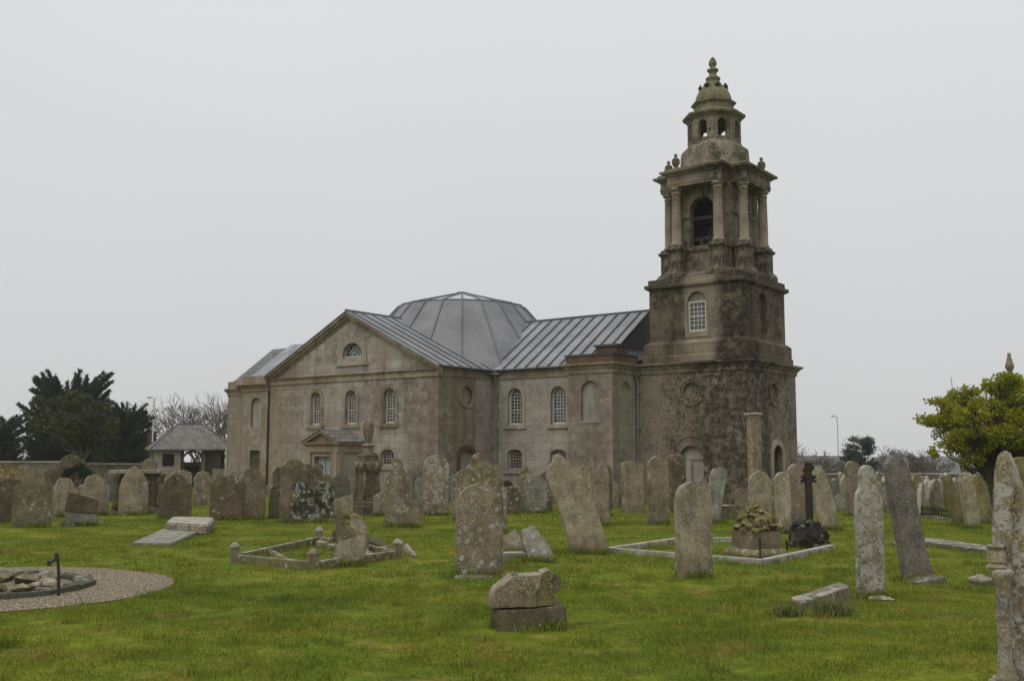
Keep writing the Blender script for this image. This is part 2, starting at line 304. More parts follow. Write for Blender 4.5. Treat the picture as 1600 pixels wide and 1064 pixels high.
def leaf_mat(name, cols, trans=0.25):
    k = NT(name, 0.6, 0.25); g = k.n('NewGeometry'); r = k.n('ValToRGB'); k.set(r.inputs[0], g.outputs['Random Per Island'])
    el = r.color_ramp.elements; el[0].color = (*cols[0], 1); el[1].color = (*cols[-1], 1)
    for i, c_ in enumerate(cols[1:-1]): q = el.new((i + 1) / (len(cols) - 1)); q.color = (*c_, 1)
    m_ = k.out(r.outputs[0])
    k.b.inputs['Transmission Weight'].default_value = 0.0
    tr = k.n('BsdfTranslucent'); k.set(tr.inputs[0], r.outputs[0]); ms = k.n('MixShader'); ms.inputs[0].default_value = trans
    k.t.links.new(k.b.outputs[0], ms.inputs[1]); k.t.links.new(tr.outputs[0], ms.inputs[2])
    k.t.links.new(ms.outputs[0], k.t.nodes['Material Output'].inputs[0]); return m_
M['cypress'] = leaf_mat('cypress_foliage', [(0.022, 0.034, 0.022), (0.038, 0.053, 0.032), (0.054, 0.072, 0.040)], 0.1)
M['holm'] = leaf_mat('olive_foliage', [(0.022, 0.03, 0.012), (0.05, 0.056, 0.018), (0.07, 0.072, 0.02), (0.035, 0.042, 0.015)], 0.15)
M['maple'] = leaf_mat('autumn_green_foliage', [(0.11, 0.16, 0.012), (0.24, 0.28, 0.014), (0.36, 0.33, 0.016), (0.17, 0.22, 0.014), (0.36, 0.25, 0.025)], 0.4)
M['pine'] = leaf_mat('pine_foliage', [(0.022, 0.036, 0.028), (0.04, 0.056, 0.042)], 0.1)
M['shrub'] = leaf_mat('shrub_foliage', [(0.014, 0.025, 0.01), (0.035, 0.05, 0.016)], 0.15)
M['tuft'] = leaf_mat('dry_tuft', [(0.06, 0.09, 0.02), (0.16, 0.16, 0.06), (0.10, 0.13, 0.03), (0.25, 0.21, 0.11)], 0.2)

def grass_color(k, P):
    a = k.noise(P, 0.33, 4, 0.6); b = k.noise(k.vm('ADD', P, (9, 4, 0)), 1.3, 5, 0.65); d = k.noise(P, 5.0, 3, 0.6)
    c = k.mix(k.rng(a, 0.36, 0.64), (0.112, 0.156, 0.016), (0.172, 0.200, 0.020))
    c = k.mix(k.math('MULTIPLY', k.rng(b, 0.53, 0.66), 0.75), c, (0.26, 0.21, 0.05))
    c = k.mix(k.math('MULTIPLY', k.rng(k.noise(k.vm('ADD', P, (70, 4, 0)), 0.8, 4), 0.53, 0.68), 0.5), c, (0.060, 0.095, 0.012))
    return c, d
k = NT('grass_ground', 1.0, 0.05); c, d = grass_color(k, k.obj())
c = k.mix(k.rng(d, 0.35, 0.7), k.vm('SCALE', c, 0.62), k.vm('SCALE', c, 1.0)); k.bump(d, 0.06, 0.7); M['ground'] = k.out(c)
k = NT('grass_blades', 0.75, 0.15); c, d = grass_color(k, k.obj()); g = k.n('NewGeometry')
ri = g.outputs['Random Per Island']
c = k.mix(k.rng(ri, 0.0, 1.0), k.vm('SCALE', c, 0.72), k.vm('SCALE', c, 1.55)); c = k.mix(k.rng(ri, 0.94, 0.96), c, (0.22, 0.18, 0.06))
M['blades'] = k.out(c)
tr = k.n('BsdfTranslucent'); k.set(tr.inputs[0], c); ms = k.n('MixShader'); ms.inputs[0].default_value = 0.25
k.t.links.new(k.b.outputs[0], ms.inputs[1]); k.t.links.new(tr.outputs[0], ms.inputs[2]); k.t.links.new(ms.outputs[0], k.t.nodes['Material Output'].inputs[0])
k = NT('gravel_bed', 0.95, 0.1); P = k.obj(); vq = k.n('TexVoronoi'); k.set(vq.inputs['Vector'], P); vq.inputs['Scale'].default_value = 45
hs = k.xyz(vq.outputs['Color'])[0]; r = k.n('ValToRGB'); k.set(r.inputs[0], hs); el = r.color_ramp.elements
el[0].color = (0.20, 0.16, 0.10, 1); el[1].color = (0.52, 0.46, 0.34, 1); q = el.new(0.5); q.color = (0.36, 0.305, 0.21, 1)
c = k.mix(k.rng(vq.outputs['Distance'], 0.35, 0.7), r.outputs[0], (0.06, 0.045, 0.03)); k.bump(k.math('SUBTRACT', 1.0, vq.outputs['Distance']), 0.02, 1.0); M['gravel'] = k.out(c)

# ------------------------------------------------------------------ ground
def grid_axis(a, b, fine0, fine1, step, coarse):
    xs = [];x = a
    while x < b:
        xs.append(x); x += step if fine0 <= x <= fine1 else coarse if abs(x) < 150 else coarse * 8
    return xs + [b]
xs = grid_axis(-420, 420, -30, 30, 0.5, 6); ys = grid_axis(-100, 460, -2, 70, 0.5, 6)
gv = [(x, y, gz(x, y)) for y in ys for x in xs]; nx = len(xs)
gi = []
for j in range(len(ys) - 1):
    for i in range(nx - 1): gi += [j * nx + i, j * nx + i + 1, (j + 1) * nx + i + 1, (j + 1) * nx + i]
g_o = np_mesh('ground', gv, 4, gi, M['ground']); tag(g_o, kind='structure')
g_o.data.polygons.foreach_set('use_smooth', [True] * len(g_o.data.polygons))

# ------------------------------------------------------------------ church (plan coordinates: a along the front towards the left, b into the depth)
d0 = ray(1170, 680); TX, TY = d0[0] / d0[1] * 37.0, 37.0
def L(a, b, z): return (-a, b, z)
church = empty('church', (TX, TY, 0), -(math.pi / 2 - YAW))
tag(church, 'grey stone church with pedimented front, low lead dome and tall bell tower', 'church')
def arch(c, w_, z0, zt, n=10, rise=None):
    """closed arch outline (a, z), counterclockwise from bottom left"""
    r = w_ / 2; h = r if rise is None else rise
    pts = [(c - r, z0), (c + r, z0)]
    for i in range(n + 1):
        t = math.pi * i / n; pts.append((c + r * math.cos(t), zt - h + h * math.sin(t)))
    return pts
def circ(c, z, r, n=24): return [(c + r * math.cos(2 * math.pi * i / n), z + r * math.sin(2 * math.pi * i / n)) for i in range(n)]
def rect(a0, a1, z0, z1): return [(a0, z0), (a1, z0), (a1, z1), (a0, z1)]
class Plane:
    """a vertical wall plane; off > 0 is towards the inside"""
    def __init__(s, kind, fixed, sign=1): s.k, s.f, s.s = kind, fixed, sign
    def p(s, a, z, off=0.0): return L(a, s.f + s.s * off, z) if s.k == 'a' else L(s.f + s.s * off, a, z)
    def wall(s, mb, outline, holes=(), depth=0.2, off=0.0, back=False):
        polys = [outline] + list(holes)
        flat = [q for p_ in polys for q in p_]
        tris = tessellate_polygon([[Vector((q[0], q[1], 0)) for q in p_] for p_ in polys])
        mb.add([s.p(q[0], q[1], off) for q in flat], tris)
        for h in holes: s.reveal(mb, h, off, off + depth, back)
    def reveal(s, mb, h, o0, o1, back=False):
        n = len(h); mb.add([s.p(*q, o0) for q in h] + [s.p(*q, o1) for q in h], [(i, (i + 1) % n, n + (i + 1) % n, n + i) for i in range(n)])
        if back: mb.add([s.p(*q, o1) for q in h], [tuple(range(n))])
    def ring(s, mb, outer, inner, o0, o1):
        """flat moulding between two outlines of equal length, from o0 (front) to o1 (back)"""
        n = len(outer); vs = []
        for pl in (outer, inner): vs += [s.p(*q, o0) for q in pl]
        for pl in (outer, inner): vs += [s.p(*q, o1) for q in pl]
        fs = []
        for i in range(n):
            j = (i + 1) % n; fs += [(i, j, n + j, n + i), (i, j, 2 * n + j, 2 * n + i), (n + i, n + j, 3 * n + j, 3 * n + i)]
        mb.add(vs, fs)
    def panel(s, mb, outline, off): mb.add([s.p(*q, off) for q in outline], [tuple(range(len(outline)))])
    def box(s, mb, a0, a1, z0, z1, o0, o1):
        A = s.p(a0, z0, o0); B = s.p(a1, z1, o1)
        mb.box([min(q) for q in zip(A, B)], [max(q) for q in zip(A, B)])
def sweep(mb, path, prof, closed=False, sgn=1, cap=True):
    """moulding: path of (a, b) points, profile of (out, z)"""
    n = len(path); rings = []
    for i in range(n):
        p = Vector(path[i]); q0 = Vector(path[i - 1]) if (i > 0 or closed) else None; q1 = Vector(path[(i + 1) % n]) if (i < n - 1 or closed) else None
        ds = [d.normalized() for d in ([p - q0] if q0 is not None else []) + ([q1 - p] if q1 is not None else [])]
        ns = [Vector((d.y, -d.x)) * sgn for d in ds]; m = sum(ns, Vector((0, 0))).normalized(); kx = 1 / max(0.3, m.dot(ns[0]))
        rings.append([L(p.x + m.x * r * kx, p.y + m.y * r * kx, z) for r, z in prof])
    if closed: rings.append(rings[0])
    m_ = len(prof); vs = [q for r in rings for q in r]; fs = []
    for i in range(len(rings) - 1):
        for j in range(m_):
            jj = (j + 1) % m_; fs.append((i * m_ + j, i * m_ + jj, (i + 1) * m_ + jj, (i + 1) * m_ + j))
    if not closed and cap: fs += [tuple(range(m_)), tuple((len(rings) - 1) * m_ + j for j in range(m_))]
    mb.add(vs, fs)
CORN = [(-0.02, 5.04), (0.05, 5.04), (0.06, 5.20), (0.11, 5.22), (0.12, 5.27), (0.20, 5.34), (0.24, 5.36), (0.25, 5.43), (-0.02, 5.45)]
def bars(mb, pl, c, w_, z0, zt, off, nv, rows, arched=True, th=0.022):
    """glazing bars of a sash: uprights, cross bars, fan in the head"""
    r = w_ / 2; sp_ = zt - r if arched else zt
    for i in range(1, nv):
        a = c - r + w_ * i / nv; top = sp_ + (math.sqrt(max(0, r * r - (a - c) ** 2)) * 0.55 if arched else 0)
        pl.box(mb, a - th / 2, a + th / 2, z0, top, off, off + 0.03)
    for j in range(1, rows + 1):
        z = z0 + (sp_ - z0) * j / rows
        if j == rows and not arched: continue
        t2 = th * 1.9 if j == rows // 2 else th
        pl.box(mb, c - r, c + r, z - t2 / 2, z + t2 / 2, off - 0.004, off + 0.026)
    if arched:
        for k_, rr in enumerate((0.5,)):
            arc = [(c + r * rr * math.cos(t), sp_ + r * rr * math.sin(t)) for t in [math.pi * i / 10 for i in range(11)]]
            for i in range(10):
                mb.tube(pl.p(*arc[i], off + 0.012), pl.p(*arc[i + 1], off + 0.012), th / 2, n=4)
        for t in (R_(35), R_(65), R_(90), R_(115), R_(145)):
            mb.tube(pl.p(c + r * 0.5 * math.cos(t), sp_ + r * 0.5 * math.sin(t), off + 0.012), pl.p(c + r * math.cos(t), sp_ + r * math.sin(t), off + 0.012), th / 2, n=4)
def window(pl, c, w_, z0, zt, surround=0.13, mat='pale_trim', rise=None, nv=4, rows=8, label=None, frame='white', parent=None, proud=0.04, sill=0.07, rev=0.17):
    """stone surround with white sash and dark pane behind; returns the hole for the wall"""
    hole = arch(c, w_, z0, zt, 12, rise); out = arch(c, w_ + 2 * surround, z0 - sill, zt + surround, 12, None if rise is None else rise + surround * 0.7)
    mb = MB(); pl.ring(mb, out, hole, -proud, 0.0); pl.box(mb, c - w_ / 2 - surround - 0.05, c + w_ / 2 + surround + 0.05, z0 - sill - 0.09, z0 - sill, -proud - 0.05, 0.02)
    wo = mb.build('window', M[mat], parent or church)
    fb = MB(); inn = arch(c, w_ - 0.11, z0 + 0.08, zt - 0.055, 12, None if rise is None else rise * 0.9)
    pl.ring(fb, hole, inn, rev - 0.06, rev); bars(fb, pl, c, w_ - 0.11, z0 + 0.08, zt - 0.055, rev - 0.035, nv, rows, rise is None)
    fb.build('frame', M[frame], wo)
    gb = MB(); pl.panel(gb, hole, rev); gb.build('pane', M['glass'], wo)
    if label: wo['label'] = label
    return hole
def roundel(pl, c, z, r, parent=None, mat='trim', depth=0.13):
    mb = MB(); pl.ring(mb, circ(c, z, r), circ(c, z, r * 0.86), -0.05, 0.0); pl.ring(mb, circ(c, z, r * 0.86), circ(c, z, r * 0.70), -0.015, 0.05)
    pl.panel(mb, circ(c, z, r * 0.70), depth); pl.reveal(mb, circ(c, z, r * 0.70), -0.015, depth)
    mb.build('roundel', M[mat], parent or church); return circ(c, z, r * 0.70)

UF = 0.02
A0, A1, A2, A3, A4, A5, A6 = 4.70, 6.75, 11.05, 21.40, 25.10, 27.10, 30.0
BT, BN, BB = -4.60, -1.15, -1.80     # transept front, nave wall, corner blocks
CB = 2.25                            # church axis
W = MB(); ZT = 5.45
# transept front with pediment
pt = Plane('a', BT)
holes = []
for c in (18.28, 16.05, 13.75):
    holes.append(window(pt, c, 0.66, 3.16, 4.62, rev=0.2, surround=0.16, nv=4, rows=8, mat='trim'))
holes.append(window(pt, 13.8, 0.82, 1.42, 2.12, surround=0.13, rise=0.34, nv=5, rows=5, frame='pale_trim', mat='trim', label='low arched window with dull grey frame'))
lun = [(16.02 + 0.62 * math.cos(math.pi * i / 14), 6.03 + 0.62 * math.sin(math.pi * i / 14)) for i in range(15)]
holes.append(lun)
pt.wall(W, [(A2, 0), (A3, 0), (A3, ZT), ((A2 + A3) / 2, 7.94), (A2, ZT)], holes, 0.2)
lb = MB(); lo = [(16.02 + 0.88 * math.cos(math.pi * i / 14), 6.03 + 0.88 * math.sin(math.pi * i / 14)) for i in range(15)]
lo2 = [(16.9, 5.72)] + lo + [(15.14, 5.72)]; li2 = [(16.64, 6.03)] + lun + [(15.40, 6.03)]
pt.ring(lb, lo2, li2, -0.05, 0.0); pt.box(lb, 15.02, 17.02, 5.66, 5.72, -0.08, 0.0)
lw = lb.build('window', M['pale_trim'], church); lw['label'] = 'half round lunette window high in the pediment'
fb = MB(); li3 = [(16.02 + 0.55 * math.cos(math.pi * i / 14), 6.09 + 0.53 * math.sin(math.pi * i / 14)) for i in range(15)]
pt.ring(fb, lun, li3, 0.12, 0.17)
for t in range(1, 8):
    an = math.pi * t / 8; fb.tube(pt.p(16.02 + .13 * math.cos(an), 6.08 + .13 * math.sin(an), .145), pt.p(16.02 + .56 * math.cos(an), 6.08 + .56 * math.sin(an), .145), 0.012, n=4)
for rr in (.13, .34):
    for i in range(12):
        a_, b_ = math.pi * i / 12, math.pi * (i + 1) / 12
        fb.tube(pt.p(16.02 + rr * math.cos(a_), 6.08 + rr * math.sin(a_), .145), pt.p(16.02 + rr * math.cos(b_), 6.08 + rr * math.sin(b_), .145), 0.011, n=4)
pt.box(fb, 15.40, 16.64, 6.02, 6.08, 0.10, 0.16); fb.build('frame', M['white'], lw)
gb = MB(); pt.panel(gb, lun, 0.19); gb.build('pane', M['glass'], lw)
# transept side towards the tower
ps = Plane('b', A2)
h1 = roundel(ps, -2.88, 4.30, 0.52); h2 = arch(-2.85, 0.86, 0.9, 2.08, 12, 0.28)
ps.wall(W, rect(BT, BN, 0, ZT), [h1, h2], 0.13)
mb = MB(); ps.ring(mb, arch(-2.85, 1.22, 0.9, 2.28, 12, 0.40), h2, -0.04, 0.0); bw = mb.build('blocked_opening', M['rust_wall'], church)
mb = MB(); ps.panel(mb, h2, 0.10); mb.build('infill', M['infill'], bw)
Plane('b', A3, -1).wall(W, rect(BT, BN, 0, ZT))
# nave walls
pn = Plane('a', BN); hs_ = []
for c in (9.86, 7.66):
    hs_.append(window(pn, c, 0.74, 3.12, 4.66, surround=0.16, nv=4, rows=8))
    hs_.append(window(pn, c, 0.78, 1.28, 2.12, surround=0.15, rise=0.2, nv=5, rows=6, frame='pale_trim', label='low segmental-headed window with small panes'))
pn.wall(W, rect(A1, A2, 0, ZT), hs_, 0.2); pn.wall(W, rect(A3, A4, 0, ZT))
# corner blocks
pb = Plane('a', BB); nichef = arch(5.72, 0.84, 3.21, 4.76, 12)
pb.wall(W, rect(A0, A1, 0, ZT), [nichef], 0.14)
mb = MB(); pb.panel(mb, nichef, 0.135); pb.box(mb, 5.26, 6.18, 3.12, 3.21, -0.03, 0.02); mb.build('niche', M['infill'], church)
pbs = Plane('b', A0); niches = arch(-0.80, 0.72, 3.21, 4.73, 12)
low = arch(-0.8, 0.70, 2.0, 3.1, 2, 0.01)
pbs.wall(W, rect(BB, 0.0, 0, ZT), [niches], 0.14)
mb = MB(); pbs.panel(mb, niches, 0.135); mb.build('niche', M['infill'], church)
Plane('b', A1, -1).wall(W, rect(BB, BN, 0, ZT))
nl = arch(26.0, 0.84, 3.21, 4.72, 12); pb.wall(W, rect(A4, A5, 0, ZT), [nl, rect(25.6, 26.4, 1.1, 2.05)], 0.14)
mb = MB(); pb.panel(mb, nl, 0.135); mb.build('niche', M['infill'], church)
mb = MB(); pb.panel(mb, rect(25.6, 26.4, 1.1, 2.05), 0.135); mb.build('blocked_opening', M['dark_stage'], church)
Plane('b', A5, -1).wall(W, rect(BB, 0, 0, ZT))
# chancel and its round end, hidden far side
Plane('a', 0.0).wall(W, rect(A5, A6, 0, ZT))
apse = [(A6 + 2.25 * math.sin(math.pi * i / 18), CB - 2.25 * math.cos(math.pi * i / 18)) for i in range(19)]
far = [(A6, 4.5), (A5, 4.5), (A4, 5.65), (A3, 5.65), (A3, 9.1), (A2, 9.1), (A2, 5.65), (A1, 5.65), (A0, 5.65), (A0, 4.5)]
for pth in (apse, far):
    for p, q in zip(pth, pth[1:]): W.add([L(*p, 0), L(*q, 0), L(*q, ZT), L(*p, ZT)], [(0, 1, 2, 3)])
W.build('wall', M['wall'], church)
# rust stained return of the left corner block
mb = MB(); Plane('b', A4).wall(mb, rect(BB, BN, 0, ZT)); mb.build('block_return', M['rust_wall'], church)
# plinth
mb = MB(); PL = [(-0.02, -0.1), (0.07, -0.1), (0.07, 0.42), (0.0, 0.50), (-0.02, 0.5)]
sweep(mb, [(A0, 0), (A0, BB), (A1, BB), (A1, BN), (A2, BN), (A2, BT), (A3, BT), (A3, BN)], PL, sgn=1)
mb.build('plinth', M['green_stone'], church)
# round recess and blocked doorway on the curve of the apse
mb = MB(); an = R_(52)
def AP(t, z, rr): return L(A6 + rr * math.sin(t), CB - rr * math.cos(t), z)
for r0_, r1_, o0_ in ((0.52, 0.44, 2.31), (0.44, 0.36, 2.28)):
    vs = []; fs = []
    for i in range(24):
        t = 2 * math.pi * i / 24
        for rr in (r0_, r1_): vs.append(AP(an + rr * math.cos(t) / 2.25, 4.28 + rr * math.sin(t), o0_))
        vs.append(AP(an + r0_ * math.cos(t) / 2.25, 4.28 + r0_ * math.sin(t), 2.24))
    for i in range(24):
        j = (i + 1) % 24; fs += [(3 * i, 3 * j, 3 * j + 1, 3 * i + 1), (3 * i, 3 * j, 3 * j + 2, 3 * i + 2)]
    mb.add(vs, fs)
mb.build('roundel', M['trim'], church)
mb = MB(); vs = [AP(an + a / 2.25, z, 2.256) for a, z in circ(0, 4.28, 0.36)]; mb.add(vs, [tuple(range(24))]); mb.build('recess', M['dark_stage'], church)
mb = MB(); mb.box((-0.13, -0.05, 0.4), (0.13, 0.06, 2.25)); pp = mb.build('pilaster_strip', M['white'], church); pp.location = AP(R_(48), 0, 2.27); pp.rotation_euler = (0, 0, -R_(48)); pp['label'] = 'pale painted downpipe casing'
# cornices
mb = MB()
sweep(mb, [(A0, 0.0), (A0, BB), (A1, BB), (A1, BN + 0.02)], CORN, sgn=1)
mb.build('cornice', M['trim'], church); mb = MB()
sweep(mb, [(A4, BN), (A4, BB), (A5, BB), (A5, 0), (A6, 0)] + apse[1:], CORN, sgn=1)
mb.build('cornice', M['trim'], church)
mb = MB(); FR = [(-0.02, 5.04), (0.05, 5.04), (0.055, 5.08), (0.04, 5.10), (0.04, 5.38), (0.10, 5.40), (0.11, 5.44), (-0.02, 5.45)]
sweep(mb, [(A1, BN), (A2, BN), (A2, BT)], FR, sgn=1); mb.build('frieze', M['trim'], church)
# blocking courses above the corner blocks
mb = MB(); BC = [(-0.32, 5.44), (0.06, 5.44), (0.06, 5.72), (-0.32, 5.75)]
sweep(mb, [(A0, 0.0), (A0, BB), (A1, BB), (A1, BN + 0.3)], BC, sgn=1); mb.build('parapet', M['rust_wall'], church)
mb = MB(); sweep(mb, [(A0, 0.0), (A0, BB), (A1, BB), (A1, BN + 0.3)], [(-0.36, 5.745), (0.10, 5.725), (0.10, 5.79), (-0.36, 5.82)], sgn=1); mb.build('parapet_cap', M['lead_dark'], church)
mb = MB(); sweep(mb, [(A4, BN), (A4, BB), (A5, BB), (A5, 0), (A6, 0)] + apse[1:], [(-0.32, 5.44), (0.04, 5.44), (0.04, 5.82), (-0.32, 5.86)], sgn=1)
mb.build('parapet', M['trim'], church)
mb = MB(); mb.add([L(A0, BB, 5.6), L(A1, BB, 5.6), L(A1, 1.0, 5.62), L(A0, 1.0, 5.62)], [(0, 1, 2, 3)]); mb.build('flat_roof', M['lead_dark'], church); mb = MB(); mb.add([L(A4, BB, 5.6), L(A5, BB, 5.6), L(A5, 1.0, 5.62), L(A4, 1.0, 5.62)], [(0, 1, 2, 3)])
mb.build('flat_roof', M['lead_dark'], church)
# little brick upstand behind the block
mb = MB(); mb.box(L(5.95, -1.0, 5.6), L(4.95, -0.2, 6.15)) if False else mb.box((-5.95, -1.0, 5.6), (-4.98, -0.2, 6.14))
ch_ = mb.build('chimney', M['brick'], church)
mb = MB(); mb.box((-6.02, -1.07, 6.14), (-4.92, -0.13, 6.22)); mb.build('chimney_cap', M['lead_dark'], ch_)
# pediment mouldings
mb = MB(); ap = (A2 + A3) / 2; APZ = 8.0
def rake(o_, z_, th, o0, o1):
    for s_ in (-1, 1):
        e_ = ap + s_ * (5.175 + 0.22); vs = []
        for off in (o0, o1):
            vs += [pt.p(e_, 5.40 + z_, off), pt.p(ap, APZ + z_, off), pt.p(ap, APZ + z_ - th * 1.12, off), pt.p(e_, 5.40 + z_ - th, off)]
        mb.add(vs, [(0, 1, 2, 3), (4, 5, 6, 7), (0, 1, 5, 4), (3, 2, 6, 7), (0, 3, 7, 4)])
rake(0, 0.0, 0.13, -0.24, 0.0); rake(0, -0.13, 0.12, -0.15, 0.0); rake(0, -0.25, 0.10, -0.06, 0.0)
FB = [(-0.02, 5.00), (0.05, 5.00), (0.06, 5.05), (0.04, 5.07), (0.04, 5.22), (0.12, 5.27), (0.13, 5.30), (-0.02, 5.33)]
sweep(mb, [(A2, BT + 0.3), (A2, BT), (A3, BT)], FB, sgn=1)
mb.build('pediment', M['trim'], church)
# ---- roofs
mb = MB(); EZ = 5.46
for s_ in (-1, 1):
    e_ = ap + s_ * 5.4
    mb.add([L(e_, BT - 0.28, 5.42), L(ap, BT - 0.28, 8.03), L(ap, 9.3, 8.03), L(e_, 9.3, 5.42), L(e_, BT - 0.28, 5.37), L(ap, BT - 0.28, 7.98)], [(0, 1, 2, 3), (0, 1, 5, 4)])
for (a0_, a1_) in ((5.35, 13.0), (18.0, 28.1)):
    mb.add([L(a0_, BN - 0.16, 5.46), L(a1_, BN - 0.16, 5.46), L(a1_, CB, 7.9), L(a0_, CB, 7.9), L(a1_, 5.8, 5.46), L(a0_, 5.8, 5.46)], [(0, 1, 2, 3), (3, 2, 4, 5)])
    mb.add([L(a0_, BN - 0.16, 5.46), L(a1_, BN - 0.16, 5.46), L(a1_, BN - 0.16, 5.40), L(a0_, BN - 0.16, 5.40)], [(0, 1, 2, 3)])
roof = mb.build('roof', M['lead'], church)
mb = MB()
def roll(p, q, r=0.042): mb.tube(p, q, r, n=6)
x = 5.75
while x < 12.9:
    roll(L(x, BN - 0.18, 5.48), L(x, CB, 7.93)); x += 0.575
b_ = BT - 0.05
while b_ < 0.5:
    for s_ in (-1, 1): roll(L(ap + s_ * 5.38, b_, 5.45), L(ap, b_, 8.05))
    b_ += 0.62
roll(L(5.35, CB, 7.93), L(13, CB, 7.93), 0.05); roll(L(ap, BT - .28, 8.05), L(ap, 2, 8.05), 0.05); roll(L(5.36, BN - 0.16, 5.47), L(5.36, CB, 7.92), 0.03)
roll(L(A2 - 0.25, BT - 0.28, 5.4), L(A2 - 0.25, BN - 0.15, 5.4), 0.045); roll(L(A1, BN - 0.2, 5.41), L(A2 - 0.25, BN - 0.2, 5.41), 0.045)
mb.build('roof_roll', M['roll'], church)
mb = MB(); mb.add([L(5.36, BN, 5.4), L(5.36, CB, 7.88), L(5.36, 5.6, 5.4)], [(0, 1, 2)])
mb.add([L(4.6, 0.0, 5.6), L(5.36, 0.0, 6.05), L(5.36, CB, 6.2), L(4.6, CB, 6.1)], [(0, 1, 2, 3)])
mb.build('gable_cladding', M['lead_dark'], church)
mb = MB(); ra = L(28.1, CB, 7.75); rb = L(29.85, CB, 7.75)
f0 = L(28.1, 0.1, 5.75); f1 = L(30.0, 0.1, 5.75); k1 = L(28.1, 4.4, 5.75); k2 = L(30.0, 4.4, 5.75)
mb.add([f0, f1, rb, ra, k1, k2], [(0, 1, 2, 3), (3, 2, 5, 4)])
hip = [L(A6 + 2.15 * math.sin(math.pi * i / 12), CB - 2.15 * math.cos(math.pi * i / 12), 5.75) for i in range(13)]
for i in range(12): mb.add([hip[i], hip[i + 1], rb], [(0, 1, 2)])
mb.add([L(27.1, -1.5, 5.5), L(30.0, -0.2, 5.5), f1, f0], [(0, 1, 2, 3)])
mb.build('slate_roof', M['slate'], church)
mb = MB(); mb.add([L(27.8, -0.9, 5.62), L(28.25, -0.9, 5.62), L(28.25, CB, 7.93), L(27.8, CB, 7.93)], [(0, 1, 2, 3)]); mb.build('flashing', M['lead_pale'], church)
# dome
DX, DB, ND = 15.75, 2.25, 22
mb = MB(); rp_ = [(6.3, 5.25), (3.05, 8.87)]
mb.loft([[L(DX + r * math.cos(2 * math.pi * i / ND), DB + r * math.sin(2 * math.pi * i / ND), z) for i in range(ND)] for r, z in rp_], cap=False)
dome = mb.build('dome_roof', M['lead_dome'], church)
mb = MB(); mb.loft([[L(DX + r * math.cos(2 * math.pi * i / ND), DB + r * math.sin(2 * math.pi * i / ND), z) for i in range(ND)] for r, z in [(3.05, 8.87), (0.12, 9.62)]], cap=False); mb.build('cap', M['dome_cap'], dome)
mb = MB()
for i in range(ND):
    t = 2 * math.pi * i / ND; g = lambda r, z: L(DX + r * math.cos(t), DB + r * math.sin(t), z)
    mb.path([g(6.25, 5.33), g(3.06, 8.90), g(0.14, 9.65)], [0.03, 0.04, 0.03], 6)
    t2 = 2 * math.pi * (i + 1) / ND; g2 = lambda r, z: L(DX + r * math.cos(t2), DB + r * math.sin(t2), z)
    mb.tube(g(3.42, 8.44), g2(3.42, 8.44), 0.014, n=4); mb.tube(g(3.06, 8.885), g2(3.06, 8.885), 0.022, n=4)
mb.lathe([(0.3, 9.6), (0.3, 9.66), (0.1, 9.7)], (-DX, DB, 0), 12)
mb.build('roof_roll', M['dome_roll'], dome)
mb = MB(); p_ = Vector(L(12.05, -0.5, 0)); mb.path([(p_.x, p_.y, 6.0), (p_.x, p_.y, 6.75)], 0.025, 6); mb.box((p_.x - .05, p_.y - .2, 6.65), (p_.x + .05, p_.y + .02, 6.8)); mb.build('vent_pipe', M['lead_pale'], church)
# ---- drainpipes
for (a, b, z1) in ((10.80, BN - 0.09, 5.35), (4.60, -0.09, 5.10)):
    mb = MB(); mb.path([L(a, b - 0.12, z1), L(a, b - 0.08, z1 - 0.25), L(a, b, z1 - 0.5), L(a, b, 0.0)], 0.05, 8); mb.box((-a - 0.1, b - 0.2, z1 - 0.12), (-a + 0.1, b + 0.05, z1 + 0.08))
    for z in (1.4, 2.9, 4.3): mb.box((-a - 0.09, b - 0.06, z), (-a + 0.09, b + 0.06, z + 0.06))
    mb.build('drainpipe', M['pipe'], church)
# ---- porch on the transept front
mb = MB(); q0, q1, bf = 15.27, 17.12, -6.0; pf = Plane('a', bf); door = rect(15.66, 16.66, 0.05, 1.80)
pf.wall(mb, [(q0, 0), (q1, 0), (q1, 2.36), ((q0 + q1) / 2, 2.80), (q0, 2.36)], [door], 0.22)
for a_, s_ in ((q0, 1), (q1, -1)): Plane('b', a_, s_).wall(mb, rect(bf, BT, 0, 2.36))
for a_ in (q0, q1 - 0.24): pf.box(mb, a_ - 0.02, a_ + 0.26, 0, 1.98, -0.09, 0.0)
mb.box((-q0 - 0.001, bf - 0.02, 0), (-q0 + 0.09, bf + 0.26, 1.98))
porch = mb.build('porch', M['trim'], church)
mb = MB(); pf.ring(mb, rect(15.56, 16.76, 0.0, 1.91), rect(15.66, 16.66, 0.0, 1.80), -0.05, 0.02)
sweep(mb, [(q0, BT), (q0, bf), (q1, bf), (q1, BT)], [(-0.02, 1.96), (0.10, 1.97), (0.11, 2.06), (0.06, 2.08), (0.06, 2.22), (0.17, 2.30), (0.20, 2.38), (-0.02, 2.40)], sgn=1)
for s_ in (-1, 1):
    c_ = (q0 + q1) / 2; e_ = c_ + s_ * (1.13)
    vs = []
    for off in (-0.18, 0.0): vs += [pf.p(e_, 2.40, off), pf.p(c_, 2.90, off), pf.p(c_, 2.76, off), pf.p(e_, 2.29, off)]
    mb.add(vs, [(0, 1, 2, 3), (4, 5, 6, 7), (0, 1, 5, 4), (3, 2, 6, 7), (0, 3, 7, 4)])
mb.build('moulding', M['trim'], porch)
mb = MB()
